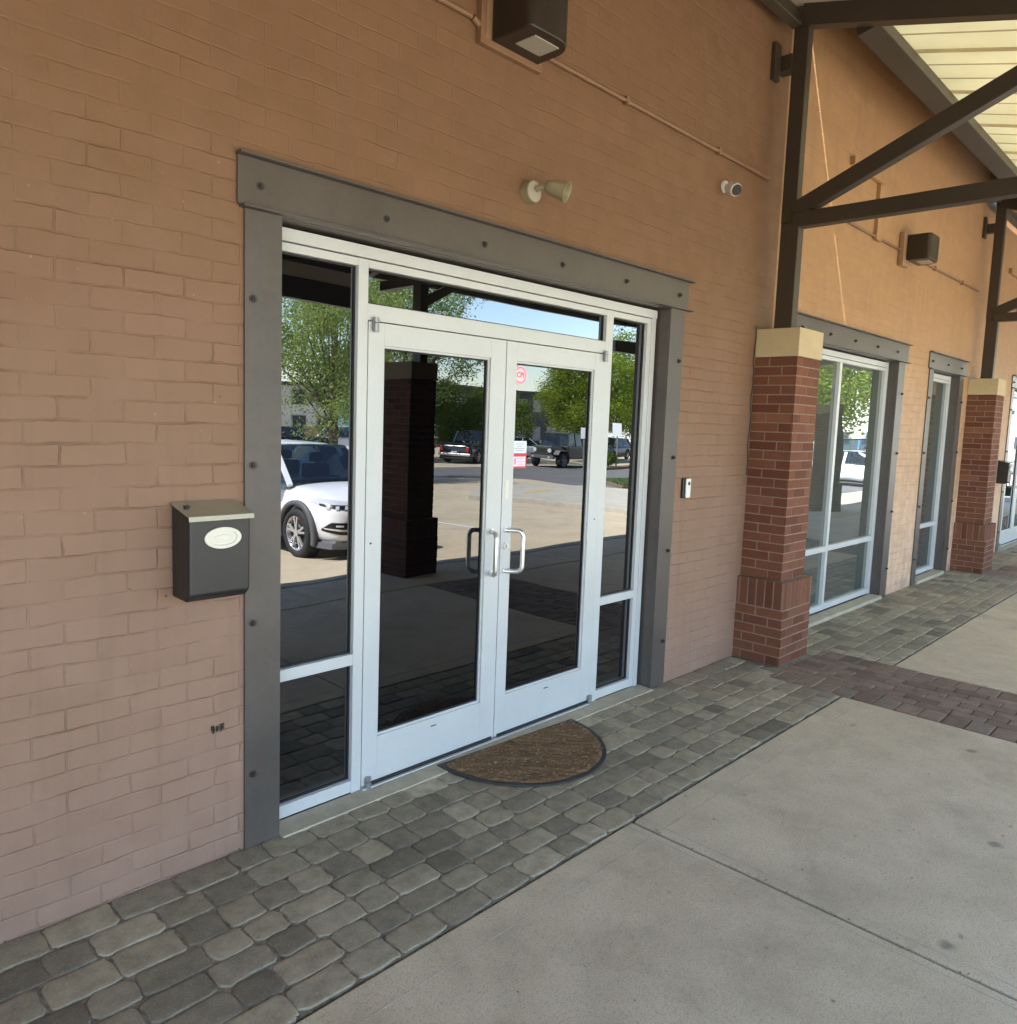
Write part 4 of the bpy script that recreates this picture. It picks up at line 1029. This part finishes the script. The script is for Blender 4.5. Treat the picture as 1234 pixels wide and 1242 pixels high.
        b = MB(); b.box(g0 - .28, g0 - .12, s * (Wd + .02), s * (Wd + .19), belt - .0, belt + .13); b.build('wing_mirror', paint, t, xf=I4, bevel=.03)
        if not simple_:
            for hx in (.35, -.75):
                b = MB(); b.box(hx - .10, hx + .08, s * (Wd * .985), s * (Wd + .018), .86, .885); b.build('door_handle', paint, t, xf=I4, bevel=.006)
    b = MB(); b.prism([(-Wd * .42, .56), (Wd * .42, .56), (Wd * .50, .76), (-Wd * .50, .76)], 'x', nx - .12, nx + .004 - .02); b.build('grille', 'black_plastic', t, xf=I4)
    b = MB(); b.box(tx - .016, tx, -.16, .16, .62, .72); b.box(nx, nx + .014, -.16, .16, .42, .52); b.build('number_plate', 'plaque', t, xf=I4)
    if kind == 'pickup': b = MB(); b.box(tx - .07, tx + .05, -Wd * .92, Wd * .92, .46, .60); b.build('bumper', 'rim_metal', t, xf=I4, bevel=.02)
    for X in wx:
        for s in (-1, 1): wheel(t, X, s * (Wd - .115), r, .235, 5, 'rim_metal')
    return t
def offroad(loc, rz, paint, label):
    """boxy four-door off-road pickup: flat fenders, upright windscreen, round lamps, slotted grille"""
    t = thing('pickup_truck', loc, label, 'pickup truck', rz=rz); L = 5.5; nx = L / 2; tx = -nx; r = .42
    def B(name, boxes, mat, bev=.02):
        b = MB(); [b.box(*q) for q in boxes]; return b.build(name, mat, t, xf=I4, bevel=bev)
    B('body', [(nx - 1.55, nx - .12, -.62, .62, .55, 1.18), (nx - 3.3, nx - 1.551, -.80, .80, .50, 1.20)], paint, .05)
    B('bed', [(tx + .02, nx - 3.33, -.80, -.70, .58, 1.20), (tx + .02, nx - 3.33, .70, .80, .58, 1.20), (tx, tx + .07, -.699, .699, .58, 1.20), (tx + .071, nx - 3.33, -.699, .699, .56, .66)], paint)
    B('roof', [(nx - 3.25, nx - 1.72, -.70, .70, 1.80, 1.87)], paint, .03)
    b = MB(); P = [(nx - 1.56, 1.201), (nx - 1.78, 1.799), (nx - 3.24, 1.799), (nx - 3.28, 1.201)]
    b.add([(x, s * (.76 if z < 1.5 else .68), z) for s in (-1, 1) for x, z in P], [(0, 1, 2, 3), (7, 6, 5, 4), (0, 4, 5, 1), (1, 5, 6, 2), (2, 6, 7, 3)]); b.build('windows', 'car_glass', t, xf=I4)
    b = MB()
    for s in (-1, 1):
        b.beam((nx - 1.55, s * .765, 1.20), (nx - 1.77, s * .685, 1.81), .07, .06); b.beam((nx - 2.42, s * .775, 1.20), (nx - 2.42, s * .69, 1.81), .08, .04); b.beam((nx - 3.27, s * .765, 1.20), (nx - 3.24, s * .685, 1.81), .12, .05)
    b.beam((nx - 1.76, -.69, 1.80), (nx - 1.76, .69, 1.80), .06, .05); b.build('pillars', paint, t, xf=I4)
    for X in (nx - .78, tx + 1.15):
        for s in (-1, 1):
            b = MB(); b.add([(X + a, s * y, z) for y in (.60, .94) for a, z in ((-.62, .60), (-.42, .98), (.42, .98), (.60, .78), (.60, .73), (.38, .92), (-.38, .92), (-.56, .60))], [(0, 1, 2, 3, 4, 5, 6, 7), (15, 14, 13, 12, 11, 10, 9, 8)] + [(i, (i + 1) % 8, 8 + (i + 1) % 8, 8 + i) for i in range(8)]); b.build('fender', 'cladding', t, xf=I4, bevel=.01)
            wheel(t, X, s * .80, r, .26, 5, 'alu_dark')
    B('bumper', [(nx - .10, nx + .14, -.80, .80, .52, .68)], 'cladding'); B('grille', [(nx - .119, nx - .07, -.42, .42, .70, 1.12)], paint)
    b = MB(); [b.box(nx - .072, nx - .060, -.28 + k * .08, -.24 + k * .08, .78, 1.06) for k in range(8)]; b.build('grille_slots', 'black_plastic', t, xf=I4)
    for s in (-1, 1):
        b = MB(); b.cyl((nx - .08, s * .50, .95), (nx - .04, s * .50, .95), .11, n=24); b.build('headlight', 'lamp_clear', t, xf=I4)
        b = MB(); b.cyl((nx + .14, s * .55, .60), (nx + .15, s * .55, .60), .05, n=16); b.build('fog_lamp', 'lamp_clear', t, xf=I4)
        b = MB(); b.box(nx - 1.72, nx - 1.62, s * .82, s * 1.0, 1.22, 1.40); b.build('wing_mirror', 'cladding', t, xf=I4, bevel=.02)
        b = MB(); b.box(tx - .01, tx + .03, s * .74 - .05, s * .74 + .05, .88, 1.10); b.build('tail_light', 'lamp_red', t, xf=I4)
    return t
# ------------------------------------------------------------------ trees
leafcache = {}
def tree(x, y, h, cr, label, leaf='leaf_oak', nclump=90, per=110, trunk_h=None, tr=.12, ls=.10, flat=.8, group=None, seed=1, name='shade_tree', cat='tree'):
    rs = random.Random(seed); z0 = lotz(y); t = thing(name, (x, y, z0), label, cat, group)
    th = trunk_h or h * .35; b = MB(); cz = th + (h - th) * .52; rad = (h - th) * .55
    tips = []
    b.tube([(0, 0, -.1), (.03, .02, th * .5), (0, .05, th), (.05, 0, cz)], [tr * 1.3, tr, tr * .85, tr * .4], 10)
    for i in range(nclump):
        while True:
            p = Vector((rs.uniform(-1, 1), rs.uniform(-1, 1), rs.uniform(-1, 1)))
            if .25 < p.length < 1: break
        lump = 1 + .22 * math.sin(3 * math.atan2(p.y, p.x) + seed) + .15 * math.sin(5 * p.z + seed * 2)
        q = Vector((p.x * cr * lump, p.y * cr * lump, cz + p.z * rad * (.9 + .2 * rs.random()))); tips.append(q)
    for i in range(12):
        q = tips[i * len(tips) // 12]; s = Vector((0, 0, th * (.75 + .5 * rs.random()))); m_ = (s + q) / 2 + Vector((0, 0, .15))
        b.tube([s, m_, q], [tr * .4, tr * .22, tr * .08], 6)
    b.build('trunk', 'bark', t, xf=I4)
    r2 = np.random.default_rng(seed); C = np.array([tuple(q) for q in tips]); n = len(C) * per
    cen = np.repeat(C, per, 0) + r2.normal(0, cr * .13, (n, 3)) * np.array([1, 1, flat])
    d1 = r2.normal(0, 1, (n, 3)); d1 /= np.linalg.norm(d1, axis=1)[:, None]; d2 = np.cross(d1, r2.normal(0, 1, (n, 3))); d2 /= np.linalg.norm(d2, axis=1)[:, None]
    L = ls * r2.uniform(.6, 1.3, (n, 1)); V = np.stack([cen - d1 * L, cen + d2 * L * .5, cen + d1 * L, cen - d2 * L * .5], 1).reshape(-1, 3)
    me = bpy.data.meshes.new('crown'); me.vertices.add(n * 4); me.vertices.foreach_set('co', V.ravel()); me.loops.add(n * 4); me.loops.foreach_set('vertex_index', np.arange(n * 4))
    me.polygons.add(n); me.polygons.foreach_set('loop_start', np.arange(n) * 4); me.polygons.foreach_set('loop_total', np.full(n, 4)); me.update(); me.materials.append(M[leaf])
    o = bpy.data.objects.new('crown', me); col.objects.link(o); o.parent = t; return t
# ------------------------------------------------------------------ placements across the lot
car('suv', (5.47, -8.65, lotz(-8.0)), math.radians(90), 'car_white', 'white crossover parked nose-in at the kerb, reflected in the left sidelight')
offroad((32.9, -25.7, lotz(-25.7) + .01), math.radians(166), 'car_green', 'dark green boxy off-road pickup with round headlamps, reflected in the right door')
car('pickup', (30.6, -30.9, lotz(-30) + .012), math.radians(-24), 'car_black', 'black pickup truck showing its red tail light, reflected in the left door', True)
car('sedan', (25.4, -31.0, lotz(-30) + .012), math.radians(160), 'car_silver', 'silver car beside the black pickup, reflected at the edge of the dark pier', True)
car('sedan', (30.2, -24.2 - 7, lotz(-31) + .012), math.radians(200), 'car_white', 'low white sedan behind the pickups, mostly hidden', True).location = (36.5, -33.5, lotz(-33) + .012)
car('suv', (47.5, -33.5, lotz(-33) + .012), math.radians(170), 'car_grey', 'dark grey car behind the white sign, reflected in the right sidelight', True)
car('pickup', (27.5, -47, lotz(-47) + .012), math.radians(185), 'car_black', 'distant black pickup behind the white crossover, reflected in the left sidelight', True)
car('sedan', (24.0, -43, lotz(-43) + .012), math.radians(10), 'car_grey', 'distant grey sedan behind the white crossover', True)
car('van', (33.9, -50, lotz(-50) + .012), math.radians(175), 'car_white', 'distant white van by the brick and cream building', True)
car('sedan', (31.0, -8.6, lotz(-8.6)), math.radians(95), 'car_white', 'white car parked along the storefronts, nearest in the large window reflection', True)
car('sedan', (34.0, -9.2, lotz(-9.2)), math.radians(90), 'car_red', 'red car parked beyond the white one, reflected in the large window', True)
car('van', (37.2, -10.0, lotz(-10.0)), math.radians(90), 'car_blue', 'blue van beyond the red car, reflected in the large window', True)

TG = 'trees around the parking lot'
tree(13.7, -20.5, 7.4, 2.3, 'sparse pale green ash tree behind the white crossover', 'leaf_ash', 120, 190, 2.0, .11, .058, seed=3, group=TG)
tree(27.6, -33, 12.2, 3.6, 'tall ash tree behind the black pickup, rising into the transom', 'leaf_ash', 150, 230, 3.2, .2, .08, seed=5, group=TG)
tree(24.0, -36, 12.6, 3.2, 'tall ash tree left of the tallest one, crown seen in the transom', 'leaf_ash', 120, 200, 3.4, .2, .085, seed=8, group=TG)
tree(41.4, -31, 7.2, 3.2, 'full bright green tree behind the green off-road pickup', 'leaf_oak', 190, 260, 1.6, .2, .075, seed=11, group=TG)
tree(47.6, -31, 9.4, 3.2, 'taller bright green tree behind the white sign', 'leaf_oak', 170, 220, 2.0, .2, .08, seed=12, group=TG)
tree(33.0, -35, 4.6, 2.9, 'low rounded dark green tree behind the black pickup', 'leaf_dark', 130, 220, .8, .12, .07, seed=14, group=TG)
tree(40.2, -38, 4.6, 2.5, 'dark low tree in front of the dark building', 'leaf_dark', 90, 100, .9, .12, .10, seed=15, group=TG)
tree(38.5, -14.5, 9.5, 3.8, 'broad green tree beyond the parked cars, reflected in the large window', 'leaf_oak', 150, 120, 2.0, .2, .12, seed=17, group=TG)
tree(47, -17, 10.0, 4.2, 'farther green tree down the storefront row', 'leaf_oak', 130, 110, 2.4, .2, .13, seed=18, group=TG)
tree(22.5, -52, 9.0, 3.2, 'distant tree in front of the cream and brick building', 'leaf_dark', 90, 90, 2.5, .2, .14, seed=19, group=TG)
tree(17.0, -34, 4.2, 1.6, 'small dark tree at the left edge of the left sidelight reflection', 'leaf_dark', 60, 90, 1.2, .1, .09, seed=21, group=TG)
o = tree(34.0, -23.5, 1.0, .6, 'low shrub at the foot of the white sign', 'leaf_dark', 26, 80, .25, .03, .05, seed=23, name='shrub', cat='shrub')

def sign(x, y, h, w, hh, label):
    z = lotz(y) + .14; t = thing('street_sign', (x, y, z), label, 'sign')
    b = MB(); b.cyl((x, y, z - .1), (x, y, z + h), .035, n=12); b.build('post', 'pole_steel', t)
    d = Vector((-.75, .66, 0)); r = Vector((.66, .75, 0)); c = Vector((x, y, z + h - hh / 2)) + d * .05
    b = MB(); b.beam(c - r * w / 2, c + r * w / 2, .012, hh); b.build('panel', 'sign_white', t, bevel=.02); return t
sign(34.4, -23.3, 2.35, .46, .68, 'white rectangular sign on a thin post, reflected in the right sidelight')
sign(31.4, -23.3, 2.0, .30, .52, 'smaller white sign in front of the green off-road pickup')

def block(loc, dims, label, wall, lower=None, lowh=0, wins=(4, 2), win='b_teal', roof='b_dark'):
    x, y = loc; w, d, h = dims; z = lotz(y) - .2; t = thing('commercial_building', (x, y, z), label, 'building')
    b = MB(); b.box(x - w / 2, x + w / 2, y - d, y, z + lowh, z + h); b.build('wall', wall, t)
    if lower: b = MB(); b.box(x - w / 2 - .02, x + w / 2 + .02, y - d - .02, y + .02, z, z + lowh - .002); b.build('lower_wall', lower, t)
    b = MB(); b.box(x - w / 2 - .3, x + w / 2 + .3, y - d - .3, y + .3, z + h + .002, z + h + .35); b.build('roof', roof, t)
    nx_, nz = wins; cw = w / nx_
    for i in range(nx_):
        for j in range(nz):
            cx = x - w / 2 + (i + .5) * cw; cz = z + lowh * .5 + (j + .55) * (h - lowh * .5) / nz
            b = MB(); b.box(cx - cw * .28, cx + cw * .28, y + .03, y + .09, cz - .75, cz + .75); f = b.build('window', 'b_grey', t)
            b = MB(); b.box(cx - cw * .25, cx + cw * .25, y + .092, y + .11, cz - .68, cz + .68); b.build('pane', win, f)
        # side elevation facing the lot's left end
    nd = max(2, int(d / 4))
    for i in range(nd):
        for j in range(nz):
            cy = y - d + (i + .5) * d / nd; cz = z + lowh * .5 + (j + .55) * (h - lowh * .5) / nz
            b = MB(); b.box(x - w / 2 - .09, x - w / 2 - .03, cy - .9, cy + .9, cz - .75, cz + .75); f = b.build('window', 'b_grey', t)
            b = MB(); b.box(x - w / 2 - .11, x - w / 2 - .092, cy - .8, cy + .8, cz - .68, cz + .68); b.build('pane', win, f)
    return t
block((62, -58), (18, 14, 6.3), 'dark flat-roofed building behind the bright green trees', 'b_dark', wins=(6, 2), win='b_grey')
block((49.5, -62), (5, 12, 6.0), 'small teal-glazed block beside the dark building', 'b_teal', wins=(2, 2), win='b_teal')
block((30, -62), (22, 14, 6.0), 'long cream building with a brick lower storey, behind the left trees', 'b_cream', 'b_brick', 2.0, (9, 2), 'b_dark')
block((110, -14), (20, 60, 7), 'far pale building beyond the end of the storefront row', 'b_cream', None, 0, (5, 2), 'b_dark')

# ------------------------------------------------------------------ light, sky, camera
SUNDIR = Vector((.745, .20, -1.0)).normalized()
sun = bpy.data.lights.new('sun', 'SUN'); sun.energy = 4.2; sun.angle = math.radians(.5); sun.color = (1., .955, .88)
so = bpy.data.objects.new('sun', sun); col.objects.link(so); so.rotation_euler = SUNDIR.to_track_quat('-Z', 'Y').to_euler()
elev = math.asin(-SUNDIR.z); az = math.atan2(-SUNDIR.x, -SUNDIR.y)
wd = bpy.data.worlds.new('World'); scene.world = wd; wd.use_nodes = True; nt = wd.node_tree
sky = nt.nodes.new('ShaderNodeTexSky'); sky.sky_type = 'NISHITA'; sky.sun_disc = False; sky.sun_elevation = elev; sky.sun_rotation = az
sky.air_density = 1.1; sky.dust_density = .2; sky.ozone_density = 1.8
bg = nt.nodes['Background']; nt.links.new(sky.outputs[0], bg.inputs[0]); bg.inputs[1].default_value = .12

cam = bpy.data.cameras.new('camera'); co = bpy.data.objects.new('camera', cam); col.objects.link(co)
R_ = Vector((0.6976367, -0.71559504, 0.03502529)); U_ = Vector((0.05100294, 0.09836729, 0.99384233)); F_ = Vector((0.71463399, 0.69155449, -0.10512208))
co.matrix_world = Matrix(((R_.x, U_.x, -F_.x, -1.524), (R_.y, U_.y, -F_.y, -2.8505), (R_.z, U_.z, -F_.z, 1.7429), (0, 0, 0, 1)))
cam.sensor_fit = 'HORIZONTAL'; cam.sensor_width = 36; cam.lens = 36 * 940.93 / 1234
cam.shift_x = (617 - 612.11) / 1234; cam.shift_y = (608.89 - 621) / 1234
cam.clip_start = .02; cam.clip_end = 3000
scene.camera = co
scene.view_settings.view_transform = 'Standard'; scene.view_settings.look = 'None'; scene.view_settings.exposure = 0; scene.view_settings.gamma = 1
scene.cycles.film_exposure = 8.4
scene.cycles.max_bounces = 10; scene.cycles.diffuse_bounces = 6; scene.cycles.glossy_bounces = 4; scene.cycles.use_denoising = True
scene.render.resolution_x = 1017; scene.render.resolution_y = 1024
